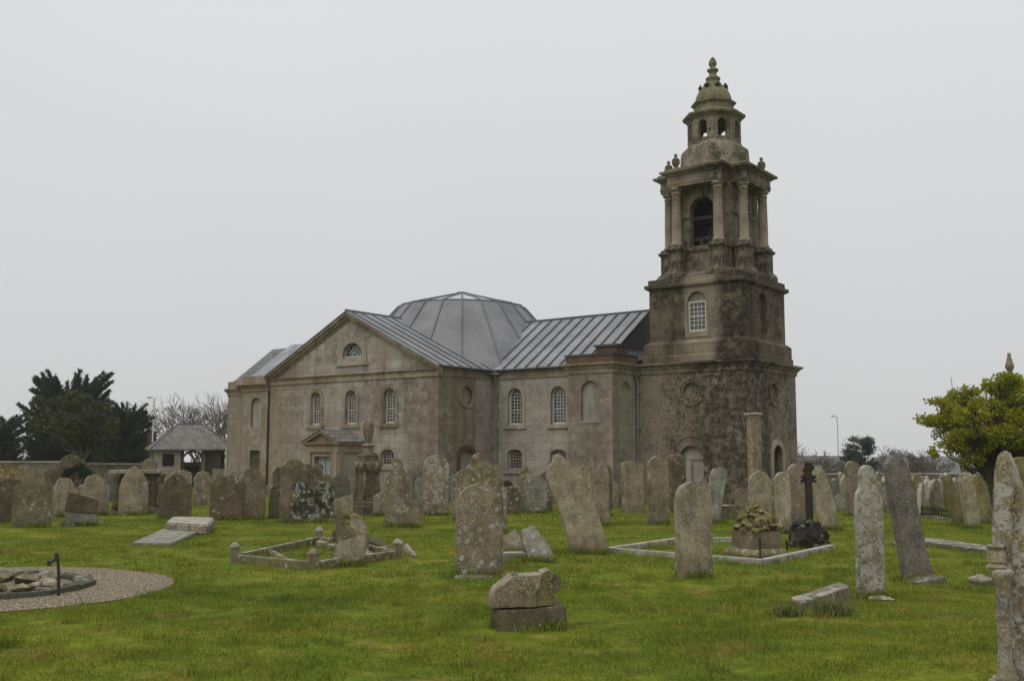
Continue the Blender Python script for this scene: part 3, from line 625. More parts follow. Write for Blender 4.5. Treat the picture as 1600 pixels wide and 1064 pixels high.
for s_ in (-1, 1):
    c_ = (q0 + q1) / 2; e_ = c_ + s_ * 1.18
    mb.add([L(e_, bf - 0.22, 2.41), L(c_, bf - 0.22, 2.93), L(c_, BT, 2.93), L(e_, BT, 2.41), L(e_, bf - 0.22, 2.36), L(c_, bf - 0.22, 2.88)], [(0, 1, 2, 3), (0, 1, 5, 4)])
mb.build('porch_roof', M['slate_old'], porch)
mb = MB(); Plane('b', q0 - 0.002, 1).panel(mb, rect(-5.70, BT, 0.1, 1.93), -0.004); mb.build('plaster_panel', M['pale_trim'], porch)
mb = MB(); pf.panel(mb, door, 0.21)
for a_ in (15.70, 16.19):
    pf.box(mb, a_, a_ + 0.43, 0.05, 1.78, 0.15, 0.205)
    for z0_, z1_ in ((0.2, 0.75), (0.85, 1.35), (1.42, 1.7)):
        pf.ring(mb, rect(a_ + 0.06, a_ + 0.37, z0_, z1_), rect(a_ + 0.09, a_ + 0.34, z0_ + 0.03, z1_ - 0.03), 0.135, 0.15)
mb.build('door', M['mint'], porch)
mb = MB(); pf.box(mb, q0 - .1, q1 + .1, 0.0, 0.12, -0.5, -0.1); mb.build('step', M['trim'], porch)
# black hatch low on the nave wall
# ------------------------------------------------------------------ bell tower
C2 = 2.25
TWB = MB(); fl = Plane('a', 0.0); fr = Plane('b', 0.0)
tower_holes_l = [circ(2.30, 4.28, 0.37), arch(2.32, 1.02, -0.05, 2.26, 14)]
tower_holes_r = [circ(2.36, 4.28, 0.37), arch(2.50, 0.88, -0.05, 2.30, 14)]
fl.wall(TWB, rect(0, A0, -0.1, 5.42), tower_holes_l, 0.25); fr.wall(TWB, rect(0, 4.5, -0.1, 5.42), tower_holes_r, 0.25)
Plane('a', 4.5, -1).wall(TWB, rect(0, A0, 0, 5.42)); Plane('b', A0, -1).wall(TWB, rect(0, 4.5, 0, 5.42))
tower = TWB.build('tower', M['tower'], church)
roundel(fl, 2.30, 4.28, 0.53, tower, 'tower'); roundel(fr, 2.36, 4.28, 0.53, tower, 'tower')
mb = MB(); fl.ring(mb, arch(2.32, 1.42, -0.05, 2.60, 14), arch(2.32, 1.02, -0.05, 2.26, 14), -0.06, 0.0); fl.ring(mb, arch(2.32, 1.62, -0.05, 2.70, 14), arch(2.32, 1.42, -0.05, 2.60, 14), -0.09, 0.0); fl.panel(mb, arch(2.32, 1.02, -0.05, 2.26, 14), 0.16)
dd = mb.build('doorway', M['tower'], tower); dd['label'] = 'arched doorway closed with stone'
mb = MB(); fl.box(mb, 2.42, 2.80, 0, 1.72, 0.10, 0.155); fl.box(mb, 1.84, 2.30, 0.9, 1.64, 0.12, 0.155); fl.panel(mb, arch(2.32, 1.0, 1.74, 2.25, 14), 0.14); mb.build('infill', M['infill'], dd)
mb = MB(); fr.ring(mb, arch(2.50, 1.30, -0.05, 2.52, 14), arch(2.50, 0.88, -0.05, 2.30, 14), -0.06, 0.0); d2 = mb.build('doorway', M['pale_trim'], tower); d2['label'] = 'arched doorway glazed above dark boards'
mb = MB(); fr.panel(mb, arch(2.50, 0.88, -0.05, 2.30, 14), 0.2); mb.build('pane', M['glass'], d2)
mb = MB(); fr.box(mb, 2.06, 2.94, 1.30, 1.38, 0.12, 0.18); fr.box(mb, 2.47, 2.53, 0, 2.28, 0.13, 0.19)
for a_ in (2.08, 2.24, 2.40, 2.56, 2.72): fr.box(mb, a_, a_ + 0.14, 0, 1.3, 0.14, 0.18)
for z in (1.7, 2.0): fr.box(mb, 2.06, 2.94, z - .015, z + .015, 0.14, 0.18)
mb.build('frame', M['timber'], d2)
def sq(h, cx=C2, cb=C2): return [(cx - h, cb - h), (cx + h, cb - h), (cx + h, cb + h), (cx - h, cb + h)]
def sqloft(mb, steps, cap=True): mb.loft([[L(a, b, z) for a, b in sq(h)] for h, z in steps], cap)
mb = MB(); sweep(mb, [(A0 - 0.15, 0), (0, 0), (0, 4.5), (A0, 4.5)], [(r, z) for r, z in CORN], sgn=-1)
mb.build('cornice', M['tower'], tower)
mb = MB(); sqloft(mb, [(2.2, 5.40), (2.2, 5.70), (2.16, 5.74), (2.16, 6.18), (2.02, 6.30), (1.98, 6.32)]); mb.build('skirt', M['dark_stage'], tower)
# second stage: four faces, window in front, niche at the right
mb = MB(); h2s = 1.98; c0, c1 = C2 - h2s, C2 + h2s
f2 = Plane('a', c0); r2 = Plane('b', c0)
hw = arch(2.15, 0.80, 6.62, 8.18, 14); hn = arch(2.18, 0.70, 6.62, 8.18, 14)
f2.wall(mb, rect(c0, c1, 6.31, 8.42), [hw], 0.2); r2.wall(mb, rect(c0, c1, 6.31, 8.42), [hn], 0.22, back=True)
Plane('a', c1, -1).wall(mb, rect(c0, c1, 6.31, 8.42)); Plane('b', c1, -1).wall(mb, rect(c0, c1, 6.31, 8.42))
mb.build('middle_stage', M['dark_stage'], tower)
mb = MB(); f2.ring(mb, arch(2.15, 1.0, 6.50, 8.28, 14), hw, -0.01, 0.0); f2.panel(mb, arch(2.15, 0.8, 7.78, 8.18, 14, 0.4), 0.14); f2.box(mb, 1.65, 2.65, 6.40, 6.50, -0.03, 0)
win = mb.build('window', M['clean'], tower); win['label'] = 'sash window in an arched recess of cleaned stone'
mb = MB(); f2.ring(mb, rect(1.76, 2.54, 6.62, 7.80), rect(1.83, 2.47, 6.70, 7.74), 0.06, 0.13); bars(mb, f2, 2.15, 0.64, 6.70, 7.74, 0.085, 4, 6, False, 0.026); mb.build('frame', M['white'], win)
mb = MB(); f2.panel(mb, rect(1.76, 2.54, 6.62, 7.80), 0.12); mb.build('pane', M['glass'], win)
mb = MB(); sqloft(mb, [(2.0, 8.36), (2.06, 8.40), (2.13, 8.44), (2.13, 8.56), (2.01, 8.60), (2.01, 8.78), (1.9, 8.80)]); mb.build('cornice', M['dark_stage'], tower)
# belfry
bel = MB(); hc = 1.2
ao = arch(C2, 1.05, 10.12, 12.08, 14)
for pl in (Plane('a', C2 - hc), Plane('b', C2 - hc)):
    pl.wall(bel, rect(C2 - hc, C2 + hc, 8.78, 12.5), [ao], 0.3)
for pl in (Plane('a', C2 + hc, -1), Plane('b', C2 + hc, -1)): pl.wall(bel, rect(C2 - hc, C2 + hc, 8.78, 12.5))
sqloft(bel, [(1.72, 8.78), (1.72, 8.90), (1.5, 8.98), (1.24, 9.1)], True)
sweep(bel, sq(hc), [(-0.02, 9.92), (0.07, 9.92), (0.10, 10.06), (-0.02, 10.1)], True, 1)
belfry = bel.build('belfry', M['tower'], church)
mb = MB()
for kind_ in 'ab':
    pl = Plane(kind_, C2 - hc)
    pl.ring(mb, arch(C2, 1.42, 11.30, 12.30, 14), arch(C2, 1.05, 11.30, 12.08, 14), -0.05, 0.0)
    for s_ in (-1, 1): pl.box(mb, C2 + s_ * 0.86 - 0.34, C2 + s_ * 0.86 + 0.34, 11.28, 11.44, -0.07, 0.0); pl.box(mb, C2 + s_ * 1.05 - 0.15, C2 + s_ * 1.05 + 0.15, 10.1, 12.45, -0.04, 0.0)
    pl.box(mb, C2 - 0.10, C2 + 0.10, 12.02, 12.42, -0.10, 0.0)
mb.build('arch_moulding', M['tower'], belfry)
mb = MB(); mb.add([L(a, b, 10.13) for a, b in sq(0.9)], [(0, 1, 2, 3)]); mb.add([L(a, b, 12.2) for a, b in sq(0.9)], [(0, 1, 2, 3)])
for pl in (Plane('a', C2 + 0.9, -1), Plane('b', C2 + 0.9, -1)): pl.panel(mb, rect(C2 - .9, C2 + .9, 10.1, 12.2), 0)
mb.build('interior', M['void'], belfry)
mb = MB()
for z, b in ((11.25, 1.45), (10.42, 1.5)): mb.box((-C2 - .9, b, z), (-C2 + .9, b + 0.16, z + 0.14))
mb.tube(L(C2 - .8, C2, 11.3), L(C2 + .8, C2, 11.3), 0.07); mb.box((-C2 - .25, 1.3, 10.13), (-C2 - .1, 2.9, 10.45))
mb.build('bell_frame', M['timber'], belfry)
mb = MB(); mb.lathe([(0.02, 11.28), (0.16, 11.26), (0.2, 11.1), (0.24, 10.8), (0.34, 10.6), (0.40, 10.52), (0.36, 10.54)], L(C2, C2 - 0.2, 0), 20); mb.build('bell', M['rust'], belfry, smooth=True)
# porticos: pedestals, columns, entablature, urns
colm = None; urnm = None; pedm = None
PO, SP = 1.62, 0.90
for (da, db) in ((0, -1), (-1, 0), (1, 0), (0, 1)):
    for s_ in (-1, 1):
        a, b = C2 + da * PO + (s_ * SP if da == 0 else 0), C2 + db * PO + (s_ * SP if db == 0 else 0)
        if pedm is None:
            mb = MB()
            def ped(steps):
                mb.loft([[(x_ * h, y_ * h, z) for x_, y_ in ((-1, -1), (1, -1), (1, 1), (-1, 1))] for h, z in steps])
            ped([(0.40, 8.79), (0.40, 8.95), (0.34, 9.05), (0.29, 9.1), (0.27, 9.14), (0.27, 9.84), (0.30, 9.87), (0.35, 9.92), (0.35, 9.99), (0.28, 10.02), (0.26, 10.12)])
            pedm = mb.build('pedestal', M['tower'], belfry); p_o = pedm
            mb = MB(); prof = [(0.25, 10.12), (0.25, 10.17), (0.225, 10.21), (0.215, 10.24), (0.195, 10.27), (0.195, 11.0), (0.175, 12.18), (0.20, 12.2), (0.20, 12.23), (0.18, 12.25), (0.18, 12.31), (0.25, 12.36), (0.25, 12.45)]
            mb.lathe(prof, n=20); colm = mb.build('column', M['column'], belfry, smooth=False); c_o = colm
            for pgn in colm.data.polygons: pgn.use_smooth = abs(pgn.normal.z) < 0.6
            mb = MB(); up = [(0.17, 13.10), (0.17, 13.22), (0.08, 13.25), (0.06, 13.30), (0.10, 13.35), (0.155, 13.46), (0.165, 13.52), (0.15, 13.58), (0.165, 13.60), (0.13, 13.66), (0.06, 13.72), (0.05, 13.75), (0.075, 13.79), (0.07, 13.83), (0.02, 13.88)]
            mb.lathe(up, n=14); urnm = mb.build('urn', M['green_stone'], belfry, smooth=True); u_o = urnm
        else:
            p_o, c_o, u_o = pedm.copy(), colm.copy(), urnm.copy()
            for q in (p_o, c_o, u_o): COL.objects.link(q)
        for q in (p_o, c_o): q.location = L(a, b, 0)
        u_o.location = L(a, b, 0.0)
h_, e_ = 1.86, 1.17
def cross(hh, ee): return [(C2 - ee, C2 - hh), (C2 + ee, C2 - hh), (C2 + ee, C2 - ee), (C2 + hh, C2 - ee), (C2 + hh, C2 + ee), (C2 + ee, C2 + ee), (C2 + ee, C2 + hh), (C2 - ee, C2 + hh), (C2 - ee, C2 + ee), (C2 - hh, C2 + ee), (C2 - hh, C2 - ee), (C2 - ee, C2 - ee)]
cr_ = cross(h_, e_)
mb = MB(); ent = [(-0.5, 12.45), (0.0, 12.45), (0.0, 12.55), (0.02, 12.55), (0.02, 12.65), (0.0, 12.67), (0.0, 12.88), (0.06, 12.90), (0.10, 12.96), (0.20, 12.99), (0.23, 13.02), (0.24, 13.09), (-0.5, 13.12)]
sweep(mb, cr_, ent, True, 1)
mb.add([L(a, b, 12.5) for a, b in cross(h_ - .1, e_ - .1)], [tuple(range(12))]); mb.add([L(a, b, 13.10) for a, b in cross(h_ - .1, e_ - .1)], [tuple(range(12))])
mb.build('entablature', M['tower'], belfry)
mb = MB(); mb.loft([[L(a, b, z) for a, b in cross(hh, ee)] for hh, ee, z in ((1.95, 1.25, 13.09), (1.95, 1.25, 13.20), (1.6, 1.05, 13.26))]); mb.build('blocking', M['green_stone'], belfry)
# lantern: octagon with eight open arches
O0 = math.pi / 8
def octa(r, z): return [L(C2 + r * math.cos(O0 + k_ * math.pi / 4), C2 + r * math.sin(O0 + k_ * math.pi / 4), z) for k_ in range(8)]
mb = MB(); mb.loft([octa(r, z) for r, z in ((1.62, 13.1), (1.60, 13.3), (1.46, 13.42), (1.39, 13.62), (1.36, 14.10), (1.32, 14.20), (1.16, 14.30), (1.12, 14.36), (1.10, 14.40))])
lantern = mb.build('lantern', M['tower'], church)
mb = MB(); RO = 1.075; hf = RO * math.sin(math.pi / 8); apo = RO * math.cos(math.pi / 8)
outline = [(-hf, 14.38), (hf, 14.38), (hf, 15.44), (-hf, 15.44)]; hole = [(x_, z) for x_, z in arch(0, 0.38, 14.56, 15.30, 10)]
tri = tessellate_polygon([[Vector((*q, 0)) for q in outline], [Vector((*q, 0)) for q in hole]])
for k_ in range(8):
    t = k_ * math.pi / 4; n_ = Vector((math.cos(t), math.sin(t))); tg = Vector((-math.sin(t), math.cos(t)))
    def q3(x_, z, r): p = n_ * r + tg * x_ * (r / apo if abs(x_) > 0.3 else 1); return L(C2 + p.x, C2 + p.y, z)
    for r in (apo, apo - 0.2): mb.add([q3(x_, z, r) for x_, z in outline + hole], tri)
    nh = len(hole); mb.add([q3(*q, apo) for q in hole] + [q3(*q, apo - 0.2) for q in hole], [(i, (i + 1) % nh, nh + (i + 1) % nh, nh + i) for i in range(nh)])
    ho = arch(0, 0.54, 14.5, 15.38, 10); mb.add([q3(*q, apo + 0.02) for q in ho] + [q3(*q, apo + 0.02) for q in hole] + [q3(*q, apo - 0.01) for q in ho] + [q3(*q, apo - 0.01) for q in hole],
        [f for i in range(nh) for f in ((i, (i + 1) % nh, nh + (i + 1) % nh, nh + i), (i, (i + 1) % nh, 2 * nh + (i + 1) % nh, 2 * nh + i))])
mb.build('lantern_wall', M['tower'], lantern)
mb = MB(); mb.loft([octa(r, z) for r, z in ((1.0, 15.40), (1.12, 15.40), (1.16, 15.46), (1.24, 15.50), (1.28, 15.56), (1.28, 15.62), (1.10, 15.66), (0.97, 15.74), (0.86, 15.80), (0.82, 15.84), (0.80, 16.04), (0.86, 16.08), (0.92, 16.13), (0.92, 16.18), (0.80, 16.24))])
mb.build('lantern_cornice', M['green_stone'], lantern)
mb = MB(); dp = [(0.76, 16.2), (0.735, 16.34), (0.71, 16.45), (0.67, 16.56), (0.60, 16.70), (0.50, 16.84), (0.42, 16.92), (0.35, 16.97), (0.34, 17.03), (0.27, 17.06), (0.255, 17.14), (0.27, 17.18), (0.30, 17.22), (0.30, 17.27), (0.25, 17.32), (0.17, 17.38), (0.145, 17.46), (0.15, 17.52), (0.20, 17.56), (0.24, 17.61), (0.23, 17.65), (0.15, 17.68), (0.11, 17.74), (0.12, 17.80), (0.165, 17.86), (0.165, 17.92), (0.14, 18.02), (0.10, 18.10), (0.05, 18.17), (0.01, 18.2)]
mb.lathe(dp, L(C2, C2, 0), 24); cup = mb.build('cupola', M['green_stone'], lantern, smooth=True)
mb = MB()
for k_ in range(8):
    t = O0 + k_ * math.pi / 4 + math.pi / 8
    c_ = Vector(L(C2 + 0.50 * math.cos(t), C2 + 0.50 * math.sin(t), 16.80)); dv = Vector((-math.cos(t), math.sin(t), 0.35)).normalized()
    mb = MB(); mb.tube(c_ - dv * 0.05, c_ + dv * 0.075, 0.085, n=12); mb.build('oculus', M['void'], cup)
for k_ in range(8):
    t = O0 + k_ * math.pi / 4 + math.pi / 8
    c_ = Vector(L(C2 + 0.50 * math.cos(t), C2 + 0.50 * math.sin(t), 16.80)); dv = Vector((-math.cos(t), math.sin(t), 0.35)).normalized(); tg = Vector((math.sin(t), math.cos(t), 0)); upv = dv.cross(tg)
    if upv.z < 0: upv = -upv
    pts = [c_ + dv * 0.085 + tg * (0.115 * math.cos(q)) + upv * (0.115 * math.sin(q)) for q in [math.pi * i / 8 for i in range(9)]]
    mb = MB(); mb.path(pts, 0.035, 6); mb.build('oculus_hood', M['green_stone'], cup)
# ------------------------------------------------------------------ gravestones
TINT = {'pale': (0.30, 0.265, 0.205), 'mid': (0.225, 0.19, 0.145), 'dark': (0.125, 0.102, 0.078), 'black': (0.05, 0.046, 0.038), 'brown': (0.19, 0.158, 0.115), 'umber': (0.125, 0.10, 0.073),
        'grey': (0.21, 0.20, 0.185), 'slate': (0.15, 0.14, 0.135), 'green': (0.20, 0.18, 0.09), 'white': (0.46, 0.44, 0.40), 'cool': (0.24, 0.235, 0.22), 'ochre': (0.22, 0.155, 0.065)}
def arcpts(cx, cz, r, t0, t1, n): return [(cx + r * math.cos(R_(t0 + (t1 - t0) * i / n)), cz + r * math.sin(R_(t0 + (t1 - t0) * i / n))) for i in range(n + 1)]
def profile(shape, a, h):
    B = -0.25
    if shape == 'round': top = arcpts(0, h - a, a, 0, 180, 16)
    elif shape == 'seg':
        q = 0.38 * a; r = (a * a + q * q) / (2 * q); t = math.degrees(math.asin(a / r)); top = arcpts(0, h - r, r, 90 - t, 90 + t, 12)
    elif shape == 'shoulder':
        r = 0.66 * a; zs = h - r * 1.12; top = [(a, zs - 0.08)] + arcpts(a - (a - r) * 0.5, zs - 0.06, (a - r) * 0.5, 0, 90, 4) + arcpts(0, h - r, r, 0, 180, 14) + arcpts(-a + (a - r) * 0.5, zs - 0.06, (a - r) * 0.5, 90, 180, 4) + [(-a, zs - 0.08)]
    elif shape == 'notch':
        r = 0.70 * a; zs = h - r * 0.85; top = [(a, zs - 0.05), (a, zs), (a * 0.86, zs + 0.015), (a * 0.76, zs - 0.02)] + arcpts(0, h - r, r, 8, 172, 14) + [(-a * 0.76, zs - 0.02), (-a * 0.86, zs + 0.015), (-a, zs), (-a, zs - 0.05)]
    elif shape == 'ogee':
        top = [(a, h - 0.62 * a), (a * 0.93, h - 0.52 * a), (a * 0.8, h - 0.5 * a), (a * 0.66, h - 0.36 * a), (a * 0.5, h - 0.14 * a), (a * 0.25, h - 0.03 * a), (0, h)]
        top = top + [(-x, z) for x, z in top[-2::-1]]
    elif shape == 'gothic':
        r = 2.3 * a; t = math.degrees(math.acos((r - a) / r)); zs = h - r * math.sin(R_(t)); top = arcpts(a - r, zs, r, 0, t, 9) + arcpts(r - a, zs, r, 180 - t, 180, 9)[1:]
    elif shape == 'peak':
        top = [(a, h - 0.9 * a), (a * 0.62, h - 0.35 * a), (a * 0.25, h - 0.05 * a), (0, h), (-a * 0.25, h - 0.05 * a), (-a * 0.62, h - 0.35 * a), (-a, h - 0.9 * a)]
    elif shape == 'knob':
        top = [(a, h - 1.1 * a), (a * 0.96, h - 0.92 * a), (a * 0.72, h - 0.86 * a), (a * 0.52, h - 0.62 * a), (a * 0.30, h - 0.46 * a)] + arcpts(0, h - 0.24 * a, 0.26 * a, -30, 210, 9) + [(-a * 0.30, h - 0.46 * a), (-a * 0.52, h - 0.62 * a), (-a * 0.72, h - 0.86 * a), (-a * 0.96, h - 0.92 * a), (-a, h - 1.1 * a)]
    elif shape == 'crest':
        top = [(a, h - 0.30 * a), (a * 0.88, h - 0.08 * a), (a * 0.62, h), (a * 0.36, h - 0.12 * a), (a * 0.2, h - 0.34 * a), (-a * 0.15, h - 0.34 * a), (-a * 0.32, h - 0.10 * a), (-a * 0.62, h - 0.0 * a), (-a * 0.86, h - 0.10 * a), (-a, h - 0.32 * a)]
    elif shape == 'flat': top = [(a, h), (-a, h)]
    elif shape == 'slantr': top = [(a, h), (-a, h * 0.72)]
    elif shape == 'slantl': top = [(a, h * 0.75), (-a, h)]
    return [(-a, B), (a, B)] + top
def stone_mesh(outline, t, jit=0.007, bevel=0.014, seed=0):
    r_ = random.Random(seed); pts = []
    n = len(outline)
    for i in range(n):                                   # resample so that the worn edge can wander
        p, q = outline[i], outline[(i + 1) % n]; d = math.hypot(q[0] - p[0], q[1] - p[1]); m_ = max(1, int(d / 0.09)) if d < 3 else 1
        for k_ in range(m_): pts.append((p[0] + (q[0] - p[0]) * k_ / m_, p[1] + (q[1] - p[1]) * k_ / m_))
    o = []
    for i, p in enumerate(pts): o.append((p[0] + r_.uniform(-jit, jit), p[1] + r_.uniform(-jit, jit)))
    mb = MB(); mb.loft([[(x, 0, z) for x, z in o], [(x, t, z) for x, z in o]]); return mb
SN = [0]
def stone_obj(outline, t, name, tint, lich, bevel=0.014, jit=0.007, parent=None):
    SN[0] += 1; mb = stone_mesh(outline, t, jit, bevel, SN[0]); o = mb.build(name, M['stone'], parent, bevel=bevel)
    tc_ = TINT[tint] if isinstance(tint, str) else tint; q = 0.92 + 0.16 * random.random(); o.color = (tc_[0] * q, tc_[1] * q, tc_[2] * q, lich); return o
def facing(p, face): return math.atan2(-p.x, p.y) + R_(face)
def hs(label, xl, xr, yt, yb, shape='round', face=12, tint='mid', lich=0.5, lean=0, back=0, t=0.12, name='headstone', cat='gravestone', group=None, dx=0):
    p = at((xl + xr) / 2 + dx, yb); dep = float(np.dot(CM[1], np.array(p) - np.array([0, 0, HC]))); s_ = FPX / dep
    wa = (xr - xl) / s_; f = R_(face); wd = max(0.22, (wa - t * abs(math.sin(f))) / math.cos(f))
    h = at_depth((xl + xr) / 2, yt, p.y).z - p.z; h /= max(0.5, math.cos(R_(lean)))
    o = stone_obj(profile(shape, wd / 2, h), t, name, tint, lich); o.location = p; o.rotation_euler = (R_(back), R_(lean), facing(p, face))
    return tag(o, label, cat, group)
def traced(label, base, pts, t=0.13, face=0, tint='mid', lich=0.5, name='headstone', cat='gravestone', back=0, D=None, parent=None, below=0.0, group=None, bevel=0.014, jit=0.006):
    """stone whose outline was measured on the photograph, standing at its own distance with real thickness"""
    p = at(*base) if D is None else at_depth(*base, D)
    rz = facing(p, face); nrm = np.array([math.sin(rz), -math.cos(rz), 0]); ax_ = np.array([math.cos(rz), math.sin(rz), 0]); C0 = np.array([0, 0, HC]); o2 = []
    for q in pts:
        d = ray(*q); t_ = np.dot(np.array(p) - C0, nrm) / np.dot(d, nrm); w_ = C0 + d * t_ - np.array(p); o2.append((float(np.dot(w_, ax_)), float(w_[2])))
    if below: o2 = [(x, z - below if z < 0.06 else z) for x, z in o2]
    o = stone_obj(o2, t, name, tint, lich, jit=jit, bevel=bevel); o.location = p; o.rotation_euler = (R_(back), 0, rz)
    if parent is None and label: tag(o, label, cat, group)
    return o
def rock(mb, c, size, seed, squash=(1, 1, 1), n=14, rot=None):
    r_ = random.Random(seed); bm = bmesh.new()
    for _ in range(n):
        v_ = Vector((r_.gauss(0, 1), r_.gauss(0, 1), r_.gauss(0, 1))).normalized() * r_.uniform(0.8, 1.1)
        v_ = Vector((v_.x * squash[0], v_.y * squash[1], v_.z * squash[2])) * size
        if rot: v_ = rot @ v_
        bm.verts.new(v_ + Vector(c))
    bmesh.ops.convex_hull(bm, input=bm.verts); bm.verts.index_update()
    for v_ in [q for q in bm.verts if not q.link_faces]: bm.verts.remove(v_)
    bm.verts.index_update(); mb.add([tuple(q.co) for q in bm.verts], [tuple(q.index for q in f.verts) for f in bm.faces]); bm.free()
def tintobj(o, tint, lich): tc_ = TINT[tint] if isinstance(tint, str) else tint; o.color = (*tc_, lich); return o
def plinth(o, w_, d_, h_, tint='white', lich=1.5, y0=-0.08):
    mb = MB(); mb.box((-w_ / 2, y0, -0.1), (w_ / 2, y0 + d_, h_)); q = mb.build('plinth', M['stone'], o, bevel=0.02); return tintobj(q, tint, lich)

# --- far left group
hs('ochre headstone with pale lichen spots cut by the left picture edge', -14, 25, 724, 790, 'seg', 10, 'ochre', 1.3)
hs('small weathered headstone peeping up behind the stepped-shoulder stone at far left', 24, 45, 727, 786, 'round', 12, 'pale', 0.8)
hs('broad dark headstone at the left edge beside the stepped-shoulder stone', -12, 36, 748, 816, 'seg', 10, 'dark', 0.6)
hs('tall brown headstone with stepped round shoulders, frontmost of the far left cluster', 21, 78, 737, 824, 'shoulder', 8, 'brown', 0.7)
hs('dark headstone with sloping shoulders behind the stepped-shoulder stone', 58, 94, 732, 800, 'peak', 10, 'dark', 0.6)
hs('large dark round-topped headstone half hidden by the evergreen shrub', 88, 130, 710, 780, 'ogee', 10, 'dark', 1.1)
hs('pale headstone with one round step on each shoulder in front of the evergreen shrub', 78, 120, 746, 808, 'shoulder', 10, 'pale', 0.5)
hs('pale headstone with worn round top right of the evergreen shrub', 123, 169, 741, 806, 'shoulder', 14, 'pale', 0.4)
hs('dark grey shouldered headstone standing left of the table tomb', 157, 187, 737, 784, 'shoulder', 12, 'slate', 0.7)
b0 = at(128, 822)
o = traced('broken headstone in two slabs, dark upper slab tilted over a paler stump', (128, 822), [(102, 826), (152, 826), (153, 800), (103, 797)], 0.16, 6, 'grey', 1.0, 'broken_headstone', below=0.1)
q = traced(None, (128, 822), [(101, 798), (152, 802), (154, 781), (107, 768)], 0.20, 6, 'umber', 0.3, 'upper_slab'); wl_ = q.location.copy(); q.parent = o; q.location = (0, -0.04, 0); q.rotation_euler = (0, 0, 0)
for (x, y, lab) in ((98, 819, 'grey stone chip lying left of the broken two-slab headstone'), (158, 817, 'grey stone chip lying right of the broken two-slab headstone')):
    mb = MB(); rock(mb, (0, 0, 0.02), 0.09, x, (1.3, 1, 0.6)); o = mb.build('stone_chip', M['stone']); tintobj(o, 'grey', 0.8); o.location = at(x, y); tag(o, lab, 'stone')
mb = MB()
# table tomb
tp = at(217, 803); tt = empty('table_tomb', tp, facing(tp, 16)); tag(tt, 'table tomb with wide pale slab on a dark panelled base', 'tomb')
s_ = FPX / tp.y; wt = 80 / s_
mb = MB(); mb.box((-wt / 2, -0.05, 1.24), (wt / 2, 0.6, 1.36)); o = tintobj(mb.build('slab', M['stone'], tt, bevel=0.02), 'pale', 1.2)
mb = MB(); mb.box((-wt * 0.36, 0.12, 0.2), (wt * 0.36, 0.5, 1.24)); tintobj(mb.build('body', M['stone'], tt, bevel=0.015), 'dark', 0.4)
mb = MB(); mb.box((-wt * 0.46, 0.0, -0.1), (wt * 0.46, 0.56, 0.2)); tintobj(mb.build('plinth', M['stone'], tt, bevel=0.03), 'mid', 1.0)
for x in (-0.42, 0.42):
    mb = MB(); mb.lathe([(0.13, 0.2), (0.13, 0.28), (0.08, 0.36), (0.11, 0.6), (0.12, 0.8), (0.08, 1.1), (0.13, 1.16), (0.13, 1.24)], (x * wt, 0.08, 0), 12); tintobj(mb.build('leg', M['stone'], tt, smooth=True), 'dark', 0.4)
for x in (-0.17, 0.17):
    mb = MB(); vs = [(x * wt + 0.24 * wt * 0.5 * math.cos(t), 0.105, 0.75 + 0.40 * math.sin(t)) for t in [2 * math.pi * i / 20 for i in range(20)]]; vi = [(x * wt + (v_[0] - x * wt) * 0.8, 0.105, 0.75 + (v_[2] - 0.75) * 0.85) for v_ in vs]
    mb.add(vs + vi + [(v_[0], 0.125, v_[2]) for v_ in vs], [f for i in range(20) for f in ((i, (i + 1) % 20, 20 + (i + 1) % 20, 20 + i), (i, (i + 1) % 20, 40 + (i + 1) % 20, 40 + i))]); tintobj(mb.build('oval_panel', M['stone'], tt), 'umber', 0.3)
hs('pale pointed gothic headstone with carved vine in front of the table tomb', 186, 230, 727, 805, 'gothic', 8, 'pale', 0.5)
hs('small round-headed stone far back beyond the table tomb slab', 220, 244, 716, 772, 'ogee', 10, 'mid', 1.0)
hs('curved-top headstone just behind the dark notched stone, below the slate shelter', 266, 299, 734, 790, 'seg', 12, 'mid', 0.8)
hs('dark headstone with white-edged scrolled shoulders left of the lichen-splashed one', 248, 298, 741, 811, 'notch', 9, 'dark', 0.5)
hs('slim headstone with white lichen splashed over its lower face', 302, 331, 736, 789, 'round', 10, 'mid', 1.6)
# ledger slab
lp = [at(204, 853), at(268, 853.5), at(322, 829), at(262, 826)]
mb = MB(); mb.loft([[(*q.xy, q.z - 0.05) for q in lp], [(*q.xy, q.z + 0.07) for q in lp]]); o = mb.build('ledger_slab', M['stone'], bevel=0.02); tintobj(o, 'cool', 0.7); tag(o, 'flat grey ledger slab lying in the grass on the left', 'grave slab')
lp = [at(257, 832), at(325, 836), at(335, 824), at(268, 822)]
mb = MB(); mb.loft([[(*q.xy, q.z + 0.0) for q in lp], [(*q.xy, q.z + 0.24) for q in lp], [(lp[i].x * 0.92 + 0.08 * lp[i - 2].x, lp[i].y * 0.92 + 0.08 * lp[i - 2].y, lp[i].z + 0.28) for i in range(4)]]); o = mb.build('kerb_block', M['stone'], bevel=0.03); tintobj(o, 'pale', 1.4); tag(o, 'lichen-white stone block resting across the head of the ledger slab', 'stone block')
